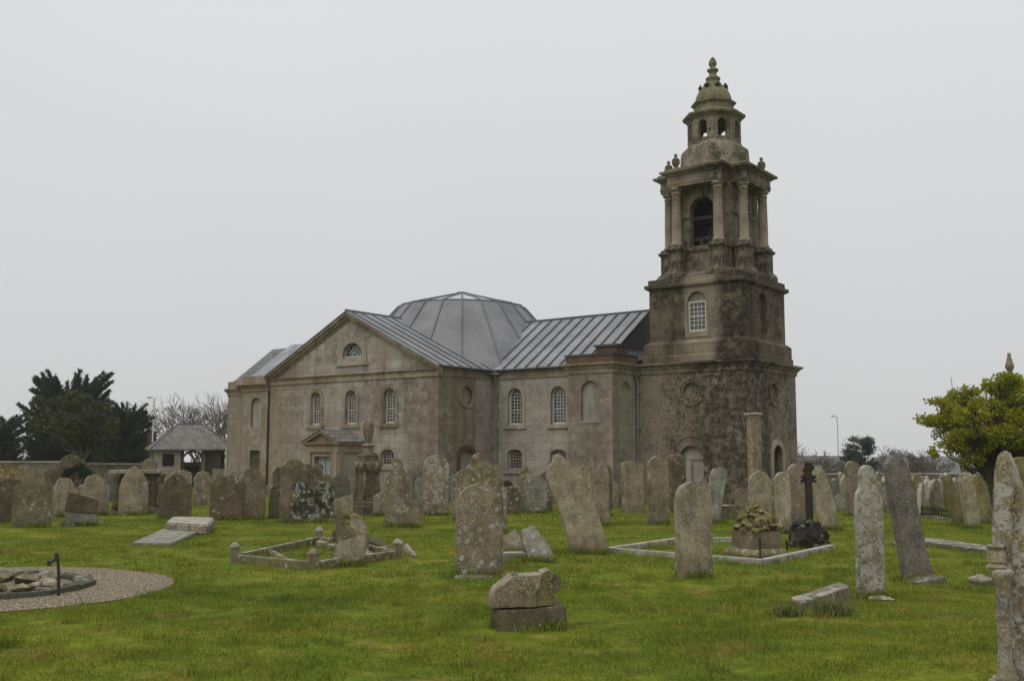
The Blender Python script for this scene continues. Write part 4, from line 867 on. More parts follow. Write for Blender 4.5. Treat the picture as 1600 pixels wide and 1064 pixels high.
# --- left centre
hs('dark brown headstone with a sloping left shoulder, left of the pale pair', 328, 379, 744, 813, 'seg', 8, 'umber', 0.8)
hs('lichen-topped headstone squeezed between the dark brown and the pale notched stones', 350, 386, 735, 800, 'ogee', 8, 'mid', 1.4)
hs('pale tan headstone with low round crest beside the dark brown one', 372, 414, 730, 812, 'shoulder', 10, 'brown', 0.7)
hs('narrow dark stone peeping out left of the tall ogee headstone', 425, 446, 729, 798, 'round', 10, 'dark', 1.0)
hs('small dark headstone with white rim left of the tall ogee headstone', 420, 443, 757, 810, 'round', 14, 'dark', 1.0)
hs('tall brown ogee headstone behind the black lichen-crested one', 437, 479, 717, 817, 'ogee', 12, 'brown', 0.5)
hs('brown headstone with jagged white crest between ogee stone and porch door', 470, 504, 724, 806, 'crest', 10, 'umber', 1.0)
hs('blackened broad headstone crusted with white lichen on both shoulders', 454, 521, 751, 817, 'crest', 6, 'black', 1.7)
hs('yellowish headstone showing behind the black crusted one', 500, 520, 741, 795, 'round', 10, 'green', 0.8)
hs('dark grey round-topped headstone right of the mint porch door', 515, 546, 741, 800, 'round', 10, 'slate', 0.3)
traced('tilted broken headstone with slanting pale top edge below the urn monument', (536, 811), [(520, 812), (552, 809), (552, 771), (520, 781)], 0.12, 0, 'pale', 0.5, below=0.15)
hs('leaning lichen-topped stump between urn monument and tall blotched headstone', 583, 604, 764, 806, 'slantr', 12, 'mid', 1.5)
traced('tall headstone with pointed crest, whitened by lichen along the top', (622, 824), [(601, 826), (644, 826), (644, 752), (640, 742), (632, 736), (629, 722), (621, 713), (615, 716), (611, 730), (609, 740), (602, 748)], 0.14, 6, 'mid', 1.3, below=0.2)
traced('plain brown slab propped against the tall pointed headstone', (638, 824), [(622, 826), (661, 824), (656, 796), (648, 780), (636, 772), (622, 774), (613, 783)], 0.10, -4, 'brown', 0.2, below=0.2, back=-8)
hs('dark slim headstone partly hidden behind the yellow-lichened round stone', 645, 662, 727, 785, 'round', 10, 'slate', 0.8)
hs('small grey headstone at the left foot of the yellow-lichened round stone', 648, 668, 746, 800, 'round', 12, 'grey', 0.7)
hs('tall round headstone hung with yellow lichen and dark at its foot', 660, 702, 710, 805, 'round', 8, 'mid', 1.9)
traced('ornate headstone with knobbed crest and winged shoulders, behind the round white-spotted one', (752, 832), [(722, 834), (793, 832), (793, 775), (786, 750), (776, 742), (770, 728), (757, 724), (754, 712), (746, 708), (738, 713), (737, 724), (731, 728), (727, 740), (724, 760)], 0.15, 8, (0.21, 0.175, 0.105), 1.5, below=0.2)
hs('headstone with a wing-shaped left shoulder behind the ornate knobbed one', 707, 742, 734, 812, 'ogee', 10, 'mid', 1.3)
hs('brown stone behind the right shoulder of the ornate knobbed headstone', 752, 782, 722, 806, 'seg', 14, 'brown', 1.0)
o = hs('round-topped headstone with white lichen discs on a white plinth, in the central foreground', 712, 787, 755, 902, 'round', 6, 'mid', 1.1, t=0.16); plinth(o, 0.80, 0.42, 0.045)
hs('small black rounded stone behind the speckled dark stump by the nave window', 783, 802, 750, 796, 'round', 10, 'black', 0.0)
hs('short dark headstone speckled with white lichen right of the ornate one', 782, 815, 760, 803, 'seg', 10, 'dark', 1.7)
hs('thin yellow-lichened pillar stone below the nave window', 813, 831, 727, 800, 'knob', 12, 'green', 1.2)
hs('grey-white round headstone narrowing at the top before the nave wall', 818, 856, 742, 802, 'round', 10, 'grey', 1.4)
hs('dark stone hidden behind the grey-white round headstone', 842, 864, 737, 799, 'round', 12, 'dark', 0.9)
traced('big pale headstone leaning steeply to the left', (922, 866), [(897, 868), (952, 858), (944, 830), (930, 790), (920, 762), (908, 734), (893, 722), (884, 718), (875, 709), (867, 712), (864, 722), (856, 732), (856, 748), (862, 764), (872, 790), (884, 825)], 0.17, 14, 'pale', 0.5, below=0.15)
traced('wide headstone with two round lobes behind the big leaning stone', (930, 822), [(905, 824), (957, 822), (952, 790), (952, 745), (950, 730), (944, 724), (936, 727), (932, 736), (926, 730), (914, 726), (902, 731), (897, 740)], 0.14, 10, 'mid', 1.0, below=0.2)
hs('dark headstone in the gap behind the two-lobed stone', 934, 958, 726, 806, 'round', 14, 'dark', 0.8)
# fallen fragments and foreground rubble
traced('fallen grey slab lying askew beside the central round headstone', (812, 866), [(784, 862), (822, 862), (818, 838), (808, 822), (796, 832), (786, 836)], 0.22, 10, 'mid', 0.3, 'fallen_slab', below=0.1, back=-25)
traced('fallen headstone top spotted with white lichen, right of the central round headstone', (845, 878), [(828, 878), (868, 872), (860, 852), (846, 832), (836, 818), (815, 826), (820, 850)], 0.18, 8, 'grey', 1.6, 'fallen_slab', below=0.1, back=-18)
mb = MB(); mb.box((-0.22, -0.12, -0.1), (0.22, 0.25, 0.16)); o = mb.build('kerb_block', M['stone'], bevel=0.03); tintobj(o, 'grey', 1.8); o.location = at(803, 877); o.rotation_euler = (0, 0, 0.2); tag(o, 'low lichen-covered block at the foot of the fallen slabs', 'stone block')
o = traced('ragged tomb fragment, broken slab resting on a squat dark block in the front lawn', (832, 985), [(777, 988), (884, 988), (886, 970), (885, 951), (884, 947), (835, 951), (800, 953), (776, 952)], 0.42, 12, 'dark', 0.5, 'tomb_fragment', 'stone', below=0.1)
def frag(pts, t, dy, nm, ti, jt=0.008):
    q = traced(None, (832, 985), pts, t, 12, ti, 0.5, nm, bevel=0.005, jit=jt); q.parent = o; q.location = (0, dy, 0); q.rotation_euler = (0, 0, 0); return q
frag([(771, 951), (772, 934), (776, 921), (792, 911), (804, 901), (826, 900), (846, 898), (845, 918), (838, 926), (840, 948)], 0.34, 0.015, 'upper_slab', 'mid')
frag([(836, 949), (836, 927), (846, 917), (847, 899), (850, 893), (863, 891), (866, 899), (864, 912), (868, 921), (866, 935), (867, 948)], 0.26, 0.06, 'broken_edge', 'green', 0.012)
frag([(860, 927), (861, 902), (868, 897), (876, 902), (880, 910), (879, 921), (872, 927)], 0.16, 0.10, 'broken_edge', 'dark', 0.012)
frag([(862, 949), (862, 937), (874, 936), (876, 948)], 0.2, 0.10, 'broken_edge', 'mid', 0.005)
frag([(802, 901), (804, 896), (812, 898), (811, 902)], 0.12, 0.08, 'broken_edge', 'cool', 0.004)
# --- right of the pillar
hs('dark headstone with pale rim standing against the corner block by the drainpipe', 971, 1008, 719, 801, 'seg', 14, 'mid', 0.9)
hs('tall round-topped headstone with its pale left edge showing, below the blocked tower door', 1013, 1049, 712, 820, 'round', 26, 'mid', 0.5, t=0.16)
hs('dark headstone directly right of the tall one below the blocked tower door', 1046, 1074, 708, 802, 'seg', 20, 'dark', 0.9)
hs('worn round-topped headstone standing tall in the grass before the rockwork tomb', 1058, 1118, 753, 904, 'round', 24, 'pale', 0.7, t=0.17)
hs('small crested stone between the worn round headstone and the pale leaning slab', 1091, 1108, 745, 815, 'knob', 20, 'mid', 1.0)
traced('pale thin slab leaning right behind the worn round headstone', (1112, 818), [(1098, 820), (1122, 818), (1137, 733), (1128, 730), (1116, 732), (1112, 738)], 0.12, 24, 'cool', 0.6, below=0.2)
hs('round headstone with a light rounded rim behind the rockwork tomb', 1173, 1207, 736, 808, 'round', 28, 'pale', 0.6, t=0.15)
hs('narrow lichened headstone right of the rockwork tomb', 1214, 1239, 737, 834, 'round', 24, 'pale', 1.3, t=0.14)
hs('broad greenish headstone behind the iron cross', 1233, 1266, 724, 826, 'round', 20, 'mid', 0.9, t=0.15)
traced('pale flaking headstone leaning left to the right of the iron cross', (1295, 829), [(1282, 831), (1314, 827), (1306, 790), (1297, 758), (1290, 742), (1283, 728), (1275, 728), (1273, 742), (1272, 756), (1275, 790)], 0.14, 20, 'pale', 0.9, below=0.2)
hs('slim headstone tapering to a pale top in the row behind the white flaking stone', 1311, 1327, 738, 778, 'peak', 20, 'pale', 0.8)
hs('tiny round headstone low in the grass left of the white flaking stone', 1305, 1323, 772, 798, 'round', 12, 'cool', 0.8)
hs('rounded headstone with carved side ledges behind the white flaking stone', 1324, 1347, 720, 806, 'round', 28, 'mid', 0.9, t=0.16)
o = traced('tall headstone flaking in white patches, its left edge stained orange', (1361, 936), [(1343, 938), (1385, 936), (1383, 880), (1382, 800), (1379, 776), (1372, 764), (1370, 742), (1364, 729), (1357, 726), (1349, 731), (1346, 742), (1347, 760), (1341, 772), (1340, 785), (1343, 860)], 0.13, 30, 'pale', 2.0, below=0.2)
o.color = (0.25, 0.225, 0.175, 2.4)
mb = MB(); rock(mb, (0, 0, 0.02), 0.14, 77, (1.4, 0.9, 0.55)); o = mb.build('stone_chip', M['stone']); tintobj(o, 'white', 1.4); o.location = at(1378, 938); tag(o, 'white stone lump at the foot of the tall white flaking headstone', 'stone')
o = traced('tall dark headstone leaning left with a smooth grey face', (1442, 908), [(1418, 908), (1460, 898), (1448, 856), (1436, 800), (1428, 756), (1420, 730), (1412, 716), (1404, 711), (1394, 713), (1390, 726), (1391, 752), (1397, 792), (1408, 850)], 0.15, 38, 'slate', 0.15, below=0.1)
dq = o
p = at(1446, 911); mb = MB(); mb.box((-0.28, -0.16, -0.08), (0.30, 0.30, 0.07)); q = mb.build('footing', M['stone'], bevel=0.02); tintobj(q, 'slate', 0.6); q.location = p; q.rotation_euler = (0, R_(-8), facing(p, 38)); tag(q, 'cracked dark plinth lifted out of the grass under the tall leaning headstone', 'grave base')
hs('white-topped stone peeping out behind the leaning grey-faced headstone', 1407, 1424, 714, 796, 'round', 20, 'cool', 1.6)
hs('lichen-dotted squat headstone right of the white flaking stone', 1368, 1386, 752, 800, 'seg', 20, 'mid', 1.6)
hs('slim yellowish headstone right of the leaning grey-faced one', 1430, 1442, 741, 796, 'round', 16, 'green', 0.6)
traced('first of three leaning headstones by the tree, tilted furthest to the left', (1506, 822), [(1496, 824), (1518, 822), (1508, 795), (1498, 768), (1488, 748), (1480, 741), (1475, 744), (1477, 758), (1486, 790)], 0.14, 34, 'green', 0.4, below=0.2)
traced('middle one of three leaning headstones by the tree, the palest', (1526, 826), [(1514, 828), (1535, 826), (1530, 790), (1524, 762), (1519, 745), (1510, 738), (1502, 741), (1501, 752), (1506, 785)], 0.14, 34, 'pale', 0.4, below=0.2)
traced('greenest of three leaning headstones, nearest the tree trunk', (1541, 818), [(1530, 820), (1552, 816), (1549, 785), (1543, 758), (1534, 745), (1526, 740), (1520, 745), (1521, 760), (1527, 790)], 0.14, 34, 'green', 0.2, below=0.2)
hs('small square slab in the grass beside the low iron railing', 1477, 1494, 770, 793, 'flat', 20, 'dark', 0.3)
hs('dark leaning slab in the grass in front of the far rows', 1456, 1468, 766, 788, 'flat', 20, 'dark', 0.3, lean=8)
hs('pale rounded stone between two of the leaning headstones by the tree', 1492, 1505, 750, 800, 'round', 20, 'cool', 0.9)
# big carved stone at the right edge, and the one behind it
o = traced('big pointed headstone seen edge-on with carved colonnette and whitened tip, at the right picture edge', (1570, 1098),
           [(1562, 1100), (1616, 1100), (1610, 950), (1604, 840), (1600, 800), (1594, 762), (1585, 732), (1572, 704), (1565, 703), (1557, 713), (1553, 735), (1551, 790), (1550, 850), (1547, 885), (1554, 900), (1558, 1000)], 0.30, -6, 'pale', 1.5, below=0.1)
q = traced(None, (1570, 1098), [(1562, 1100), (1590, 1100), (1586, 1000), (1582, 900), (1582, 800), (1584, 765), (1582, 742), (1576, 722), (1570, 706), (1565, 706), (1558, 714), (1554, 735), (1552, 790), (1551, 850), (1548, 885), (1555, 900), (1559, 1000)], 0.05, -6, 'pale', 1.5, 'edge_strip', bevel=0.012); q.parent = o; q.location = (0, -0.048, 0); q.rotation_euler = (0, 0, 0); q.color = (0.27, 0.235, 0.17, 2.4)
o.color = (0.25, 0.21, 0.145, 2.2)
mb = MB(); mb.lathe([(0.075, 0.0), (0.085, 0.06), (0.06, 0.1), (0.065, 0.14), (0.045, 0.17), (0.042, 0.66), (0.06, 0.69), (0.05, 0.72), (0.07, 0.80), (0.085, 0.84), (0.09, 0.89), (0.05, 0.91)], (0.035, -0.07, 0.16), 14)
tintobj(mb.build('colonnette', M['stone'], o, smooth=True), 'pale', 1.6)
mb = MB(); mb.box((-0.08, -0.14, 1.06), (0.075, 0.0, 1.10)); mb.box((-0.07, -0.11, 1.10), (0.07, 0.0, 1.22)); mb.box((-0.08, -0.12, 1.22), (0.075, 0.0, 1.25)); tintobj(mb.build('bracket', M['stone'], o, bevel=0.02), 'pale', 1.0)
mb = MB(); mb.box((-0.14, -0.16, -0.1), (0.32, 0.36, 0.15)); tintobj(mb.build('plinth', M['stone'], o, bevel=0.03), 'pale', 0.7)
hs('broad mossy headstone behind the big pointed one at the right picture edge', 1580, 1640, 714, 900, 'round', 30, 'green', 0.8, t=0.16)
mb = MB(); mb.loft([[(x * h, y * h, z) for x, y in ((-1, -1), (1, -1), (1, 1), (-1, 1))] for h, z in ((0.12, -0.1), (0.12, 0.07), (0.14, 0.08), (0.14, 0.13), (0.02, 0.20))]); o = mb.build('post_stub', M['stone'], bevel=0.01); tintobj(o, 'mid', 1.1); o.location = at(1533, 917); o.rotation_euler = (0, 0, 0.4); tag(o, 'squat capped kerb post near the big pointed headstone', 'kerb post')
mb = MB(); rock(mb, (0, 0, 0.06), 0.12, 8, (1.3, 0.9, 0.7)); o = mb.build('stone_chip', M['stone']); tintobj(o, 'mid', 1.0); o.location = at(1552, 913); tag(o, 'loose stone between the capped kerb post and the big pointed headstone', 'stone')
# half buried slab with a tuft
lp = [at(1247, 951), at(1253, 953), at(1330, 937), at(1322, 930)]
mb = MB(); z1 = 0.26
mb.add([(*lp[0].xy, 0.02), (*lp[1].xy, -0.05), (*lp[2].xy, -0.02), (lp[2].x, lp[2].y, 0.15), (lp[0].x - 0.02, lp[0].y + 0.30, 0.07), (lp[2].x - 0.02, lp[2].y + 0.36, 0.17), (lp[1].x, lp[1].y, 0.06)],
       [(6, 3, 5, 4), (1, 2, 3, 6), (2, 5, 3), (0, 1, 6, 4)])
o = mb.build('half_buried_slab', M['stone'], bevel=0.01); tintobj(o, 'mid', 0.6); tag(o, 'half buried slab rising out of the lawn above a dry grass tuft', 'grave slab')
# small flat stone cut off at the bottom edge
# --- kerb grave in the left middle with its wreckage
def kerb(label, corners, wd, ht, tint, lich, post=None, cat='grave kerb', gaps=()):
    root = empty('grave_kerb', corners[0]); tag(root, label, cat)
    n = len(corners)
    for i in range(n):
        a, b = corners[i], corners[(i + 1) % n]; d = b - a; L_ = d.length; an = math.atan2(d.y, d.x)
        if i in gaps: continue
        mb = MB(); mb.box((0.0, -wd / 2, -0.1), (L_, wd / 2, ht)); o = mb.build('kerb_stone', M['stone'], root, bevel=0.015); o.location = a - corners[0]; o.rotation_euler = (0, -math.asin(max(-1, min(1, d.z / L_))), an); tintobj(o, tint, lich)
    if post:
        for c_ in corners:
            mb = MB(); mb.loft([[(x * h, y * h, z) for x, y in ((-1, -1), (1, -1), (1, 1), (-1, 1))] for h, z in ((post, -0.1), (post, 0.25), (post * 1.12, 0.26), (post * 1.12, 0.29), (post * 0.6, 0.35), (post * 0.2, 0.365))]); o = mb.build('corner_post', M['stone'], root, bevel=0.01); o.location = c_ - corners[0]; o.rotation_euler = (0, 0, 0.5); tintobj(o, 'mid', 1.5)
    return root
k1_, k2_, k3_, k4_ = at(366, 879), at(498, 849), at(621, 872), at(489, 891)
kerb('tumbled kerb surround with four corner posts in the left middle of the lawn', [k1_, k2_, k3_, k4_], 0.12, 0.15, 'green', 1.0, 0.07)
def slab3(label, pts, z0, z1, tint, lich, name='broken_slab', cat='grave slab', th=0.10):
    """slab through measured ground points lifted to given heights"""
    P_ = [Vector((q.x, q.y, q.z + z)) for q, z in zip(pts, z1)]; n_ = (P_[1] - P_[0]).cross(P_[2] - P_[0]).normalized()
    if n_.z < 0: n_ = -n_
    mb = MB(); mb.loft([[tuple(q - n_ * th) for q in P_], [tuple(q) for q in P_]]); o = mb.build(name, M['stone'], bevel=0.012); tintobj(o, tint, lich); return tag(o, label, cat)
slab3('loose kerb plank resting on the near rail of the tumbled kerb', [at(420, 876), at(424, 879), at(458, 888), at(454, 884)], 0, (0.24, 0.22, 0.10, 0.12), 'green', 0.8, th=0.07)
traced('tall shard of a broken headstone standing inside the tumbled kerb', (548, 868), [(523, 870), (576, 868), (576, 834), (566, 832), (548, 824), (536, 806), (530, 795), (527, 800)], 0.10, 4, 'brown', 0.9, 'broken_slab', 'grave slab', back=-6, below=0.1)
traced('rounded broken headstone top behind the shard in the tumbled kerb', (562, 858), [(546, 860), (584, 862), (575, 820), (566, 806), (554, 797), (547, 802)], 0.12, 0, 'green', 0.9, 'broken_slab', 'grave slab', back=-20)
traced('slanting broken slab propped against the near rail of the tumbled kerb', (545, 885), [(516, 888), (572, 872), (574, 846), (572, 833), (530, 845), (522, 862)], 0.10, 6, 'mid', 1.0, 'broken_slab', 'grave slab', back=-16)
traced('little upright block leaning in front of the slanting slab', (548, 878), [(536, 880), (560, 876), (562, 853), (548, 855), (541, 860)], 0.14, 8, 'green', 0.6, 'broken_slab', 'grave slab')
traced('long plank-like fragment sliding down the right side of the tumbled kerb', (600, 862), [(574, 846), (574, 836), (590, 840), (606, 850), (616, 860), (612, 864), (592, 852)], 0.16, 0, 'mid', 0.9, 'broken_slab', 'grave slab', back=-12)
traced('thin dark sliver leaning behind the shard in the tumbled kerb', (520, 856), [(508, 858), (526, 858), (524, 826), (518, 836)], 0.08, 0, 'dark', 0.5, 'broken_slab', 'grave slab')
slab3('broken rail end lying in the grass right of the tumbled kerb', [at(632, 862), at(636, 860), at(652, 868), at(648, 872)], 0, (0.16, 0.16, 0.02, 0.02), 'mid', 1.0)
slab3('short pale kerb piece lying across the back of the tumbled kerb', [at(493, 853), at(498, 850), at(526, 856), at(522, 860)], 0, (0.10, 0.10, 0.10, 0.10), 'pale', 1.4)
rc = [(566, 858), (578, 862), (590, 858), (582, 852), (600, 864), (570, 866), (588, 866), (594, 860), (574, 872), (604, 868), (560, 864)]
for i, (x, y) in enumerate(rc):
    mb = MB(); rock(mb, (0, 0, 0.08), 0.11, 100 + i, (1.1, 1, 0.8)); o = mb.build('rubble_stone', M['stone']); tintobj(o, 'mid' if i % 2 else 'green', 0.9); o.location = at(x, y); tag(o, 'rubble lump heaped in the right corner of the tumbled kerb', 'stone', 'rubble lumps inside the tumbled kerb')
# --- white kerb with rockwork tomb and iron cross
w1, w2, w3, w4 = at(950, 863), at(1058, 847), at(1300, 858), at(1192, 882)
wk = kerb('long white-topped kerb enclosing the rockwork tomb', [w1, w2, at(1190, 846), w3, w4], 0.16, 0.10, 'white', 1.6, None, gaps=(2,))
p = at(1182, 868); rt = empty('rockwork_tomb', p, facing(p, 34)); tag(rt, 'square tomb crowned with a mound of rough rockwork', 'tomb')
mb = MB(); mb.loft([[(x * h, y * h, z) for x, y in ((-1, -1), (1, -1), (1, 1), (-1, 1))] for h, z in ((0.47, -0.1), (0.47, 0.07), (0.40, 0.14), (0.36, 0.16))]); tintobj(mb.build('base', M['stone'], rt, bevel=0.01), 'green', 0.3)
mb = MB(); mb.box((-0.345, -0.345, 0.15), (0.345, 0.345, 0.50)); tintobj(mb.build('block', M['stone'], rt, bevel=0.012), 'brown', 0.2)
mb = MB(); r_ = random.Random(4)
for ring, (z, rad, cnt, sz) in enumerate(((0.56, 0.34, 15, 0.125), (0.68, 0.30, 13, 0.12), (0.79, 0.23, 10, 0.11), (0.87, 0.13, 6, 0.10), (0.92, 0.0, 1, 0.11), (0.6, 0.15, 6, 0.16), (0.72, 0.1, 4, 0.15))):
    for i in range(cnt):
        t = 2 * math.pi * (i + 0.5 * (ring % 2)) / cnt + r_.uniform(-.1, .1)
        sqx = 1.0 / max(abs(math.cos(t)), abs(math.sin(t))) if ring < 2 else 1.05
        rock(mb, (rad * sqx * 0.92 * math.cos(t), rad * sqx * 0.92 * math.sin(t), z + r_.uniform(-.02, .02)), sz * r_.uniform(0.85, 1.3), 300 + ring * 20 + i, (1, 1, 0.75), 10)
rock(mb, (0, 0, 0.62), 0.36, 990, (1.05, 1.05, 0.75), 40); o = mb.build('rockwork', M['stone'], rt); tintobj(o, (0.17, 0.145, 0.07), 0.0); tag(o, kind='stuff')
p = at(1263, 855); bk = empty('black_cairn', p, facing(p, 20)); tag(bk, 'black rock cairn dabbed with white lichen at the end of the white kerb', 'cairn')
mb = MB(); r_ = random.Random(9)
for i in range(46):
    t = r_.uniform(0, 2 * math.pi); zz = r_.uniform(0.05, 0.5); rad = 0.30 * math.sqrt(max(0.05, 1 - (zz / 0.62) ** 2))
    rock(mb, (rad * 1.25 * math.cos(t), rad * math.sin(t), zz), r_.uniform(0.07, 0.14), 500 + i, (1, 1, 0.85), 10)
rock(mb, (0, 0, 0.22), 0.42, 3, (1.15, 0.9, 0.85), 40); o = mb.build('rocks', M['stone'], bk); tintobj(o, (0.022, 0.021, 0.021), -0.25); tag(o, kind='stuff')
p = at(1266, 846); ic = empty('iron_cross', (p.x, p.y, p.z), facing(p, 14)); tag(ic, 'rusty iron cross standing on the black rock cairn', 'cross')
mb = MB(); mb.box((-0.075, -0.05, 0.3), (0.075, 0.05, 1.74)); mb.build('shaft', M['rust'], ic, bevel=0.01)
mb = MB(); mb.box((-0.17, -0.045, 1.30), (0.17, 0.045, 1.37)); mb.build('arm', M['rust'], ic, bevel=0.01)
mb = MB(); [rock(mb, (x, 0, z), 0.075, int(z * 99 + x * 50)) for x, z in ((-.1, 1.43), (.1, 1.43), (-.06, 1.55), (.08, 1.62))]; mb.build('ornament', M['rust'], ic)['kind'] = 'stuff'
mb = MB(); mb.box((-0.11, -0.07, 1.74), (0.11, 0.07, 1.81)); tintobj(mb.build('cap', M['stone'], ic, bevel=0.015), 'mid', 1.0)
for (x, y, yt, lab) in ((1188, 876, 838, 'turned iron finial post on the near corner of the white kerb'), (1230, 866, 843, 'short iron finial post on the white kerb beside the black cairn')):
    p = at(x, y); hh = at_depth(x, yt, p.y).z - p.z; mb = MB(); mb.lathe([(r, z * hh) for r, z in ((0.03, 0), (0.03, 0.15), (0.018, 0.18), (0.018, 0.4), (0.032, 0.44), (0.018, 0.48), (0.018, 0.64), (0.034, 0.68), (0.02, 0.74), (0.03, 0.8), (0.026, 0.9), (0.004, 1.0))], n=10); o = mb.build('kerb_finial', M['rust'], smooth=True); o.location = p; tag(o, lab, 'kerb post')
# low tomb and lumpy pedestal in front of the tower
p = at(1137, 812); mb = MB(); mb.box((-0.42, 0, -0.05), (0.42, 0.8, 0.42)); o = mb.build('chest_tomb', M['stone'], bevel=0.02); tintobj(o, 'dark', 0.7); o.location = p; o.rotation_euler = (0, 0, facing(p, 30)); tag(o, 'low dark chest tomb behind the pale leaning slab', 'tomb')
p = at(1144, 790); lo_ = empty('lumpy_pedestal', p, facing(p, 25)); tag(lo_, 'stone pedestal with a white weathered lump on top near the tower corner', 'monument')
mb = MB(); mb.loft([[(x * h, y * h, z) for x, y in ((-1, -1), (1, -1), (1, 1), (-1, 1))] for h, z in ((0.42, -0.1), (0.42, 0.75), (0.55, 0.80), (0.55, 0.88), (0.3, 0.92))]); tintobj(mb.build('base', M['stone'], lo_, bevel=0.01), 'dark', 0.5)
mb = MB(); rock(mb, (0, 0, 1.08), 0.24, 31, (1.2, 1, 0.8)); rock(mb, (-0.1, 0, 1.2), 0.12, 32); tintobj(mb.build('weathered_lump', M['stone'], lo_), 'cool', 1.8)
p = at(1214, 804); mb = MB(); mb.box((-0.35, 0, -0.05), (0.35, 0.3, 1.15)); o = mb.build('pedestal_tomb', M['stone'], bevel=0.02); tintobj(o, 'pale', 0.5); o.location = p; o.rotation_euler = (0, 0, facing(p, 30)); tag(o, 'plain upright pedestal between the light-rimmed round headstone and the arched tower door', 'monument')
# square pillar monument against the tower corner
p = at(1181, 806); pm = empty('pillar_monument', p, facing(p, 40)); tag(pm, 'tall square pillar with flat cap standing before the tower corner', 'monument')
h = at_depth(1181, 646, p.y).z - p.z
mb = MB(); mb.loft([[(x * q, y * q, z) for x, y in ((-1, -1), (1, -1), (1, 1), (-1, 1))] for q, z in ((0.25, -0.1), (0.25, 0.25), (0.19, 0.3), (0.155, 0.36))]); tintobj(mb.build('base', M['stone'], pm, bevel=0.012), 'mid', 0.6)
mb = MB(); mb.box((-0.145, -0.145, 0.35), (0.145, 0.145, h - 0.12)); 
for sx in (-1, 1):
    mb.box((sx * 0.14 - 0.025, -0.16, 0.4), (sx * 0.14 + 0.025, 0.16, h - 0.2))
tintobj(mb.build('shaft', M['stone'], pm, bevel=0.008), 'mid', 1.0)
mb = MB(); mb.loft([[(x * q, y * q, z) for x, y in ((-1, -1), (1, -1), (1, 1), (-1, 1))] for q, z in ((0.15, h - 0.14), (0.18, h - 0.07), (0.225, h - 0.05), (0.225, h), (0.15, h + 0.02))]); tintobj(mb.build('cap', M['stone'], pm, bevel=0.006), 'pale', 1.3)
# --- draped urn monument before the porch
p = at(573, 803); um = empty('urn_monument', p, facing(p, 32)); tag(um, 'tall pedestal monument crowned with a draped urn before the porch', 'monument'); um.scale = (0.74, 0.74, 1)
s_ = FPX / p.y; Zp = lambda y: at_depth(573, y, p.y).z - p.z
def sqst(name, steps, tint, lich, bev=0.012):
    mb = MB(); mb.loft([[(x * q, y * q, z) for x, y in ((-1, -1), (1, -1), (1, 1), (-1, 1))] for q, z in steps]); return tintobj(mb.build(name, M['stone'], um, bevel=bev), tint, lich)
sqst('step', [(0.52, -0.1), (0.52, Zp(790)), (0.50, Zp(789)), (0.50, Zp(784)), (0.44, Zp(783)), (0.44, Zp(780))], 'umber', 0.3)
sqst('pedestal', [(0.40, Zp(781)), (0.37, Zp(777)), (0.355, Zp(738)), (0.37, Zp(736))], 'umber', 0.4)
for s2 in (-1, 1):
    for t2 in (-1, 1):
        mb = MB(); mb.lathe([(0.055, Zp(781)), (0.055, Zp(737))], (s2 * 0.36, t2 * 0.36, 0), 10); tintobj(mb.build('corner_shaft', M['stone'], um, smooth=True), 'dark', 0.4)
sqst('scrolled_cap', [(0.40, Zp(737)), (0.46, Zp(728)), (0.46, Zp(724)), (0.38, Zp(720)), (0.34, Zp(714)), (0.36, Zp(712)), (0.30, Zp(709)), (0.28, Zp(707))], 'dark', -0.5)
for sx, sy, rz in ((0.22, -0.44, 0), (-0.22, -0.44, 0), (-0.44, 0.22, -math.pi / 2), (-0.44, -0.22, -math.pi / 2)):
    mb = MB(); 
    for rr, dd in ((0.13, 0.05), (0.08, 0.075), (0.035, 0.10)): mb.tube((0, 0.0, 0), (0, -dd, 0), rr, rr * 0.85, 14)
    o = mb.build('scroll', M['stone'], um); tintobj(o, 'mid', 0.7); o.location = (sx, sy, Zp(729)); o.rotation_euler = (0, 0, rz)
mb = MB(); mb.lathe([(0.27, Zp(709)), (0.24, Zp(707)), (0.24, Zp(698)), (0.30, Zp(697)), (0.31, Zp(695)), (0.22, Zp(693))], n=20); tintobj(mb.build('fluted_drum', M['stone'], um), 'mid', 0.7)
mb = MB(); rings = []
zz = [Zp(y) for y in (694, 690, 684, 676, 668, 661, 656, 653.5)]; rr = [0.16, 0.12, 0.17, 0.22, 0.235, 0.21, 0.14, 0.03]
for z, r in zip(zz, rr): rings.append([(r * (1 + 0.09 * math.sin(7 * t + z * 2)) * math.cos(t), r * (1 + 0.09 * math.sin(7 * t + z * 2)) * math.sin(t), z) for t in [2 * math.pi * i / 42 for i in range(42)]])
mb.loft(rings); tintobj(mb.build('draped_urn', M['stone'], um, smooth=True), 'brown', 0.4)
# green painted noticeboard post and black opening by the nave
p = at(707, 787); mb = MB(); mb.box((-0.08, -0.04, -0.05), (0.08, 0.04, 1.15)); mb.box((-0.09, 0.06, 0.0), (0.25, 0.10, 1.1)); o = mb.build('green_board', M['green_paint']); o.location = p; tag(o, 'upright green-painted board between the yellow-lichened and knobbed headstones', 'board')
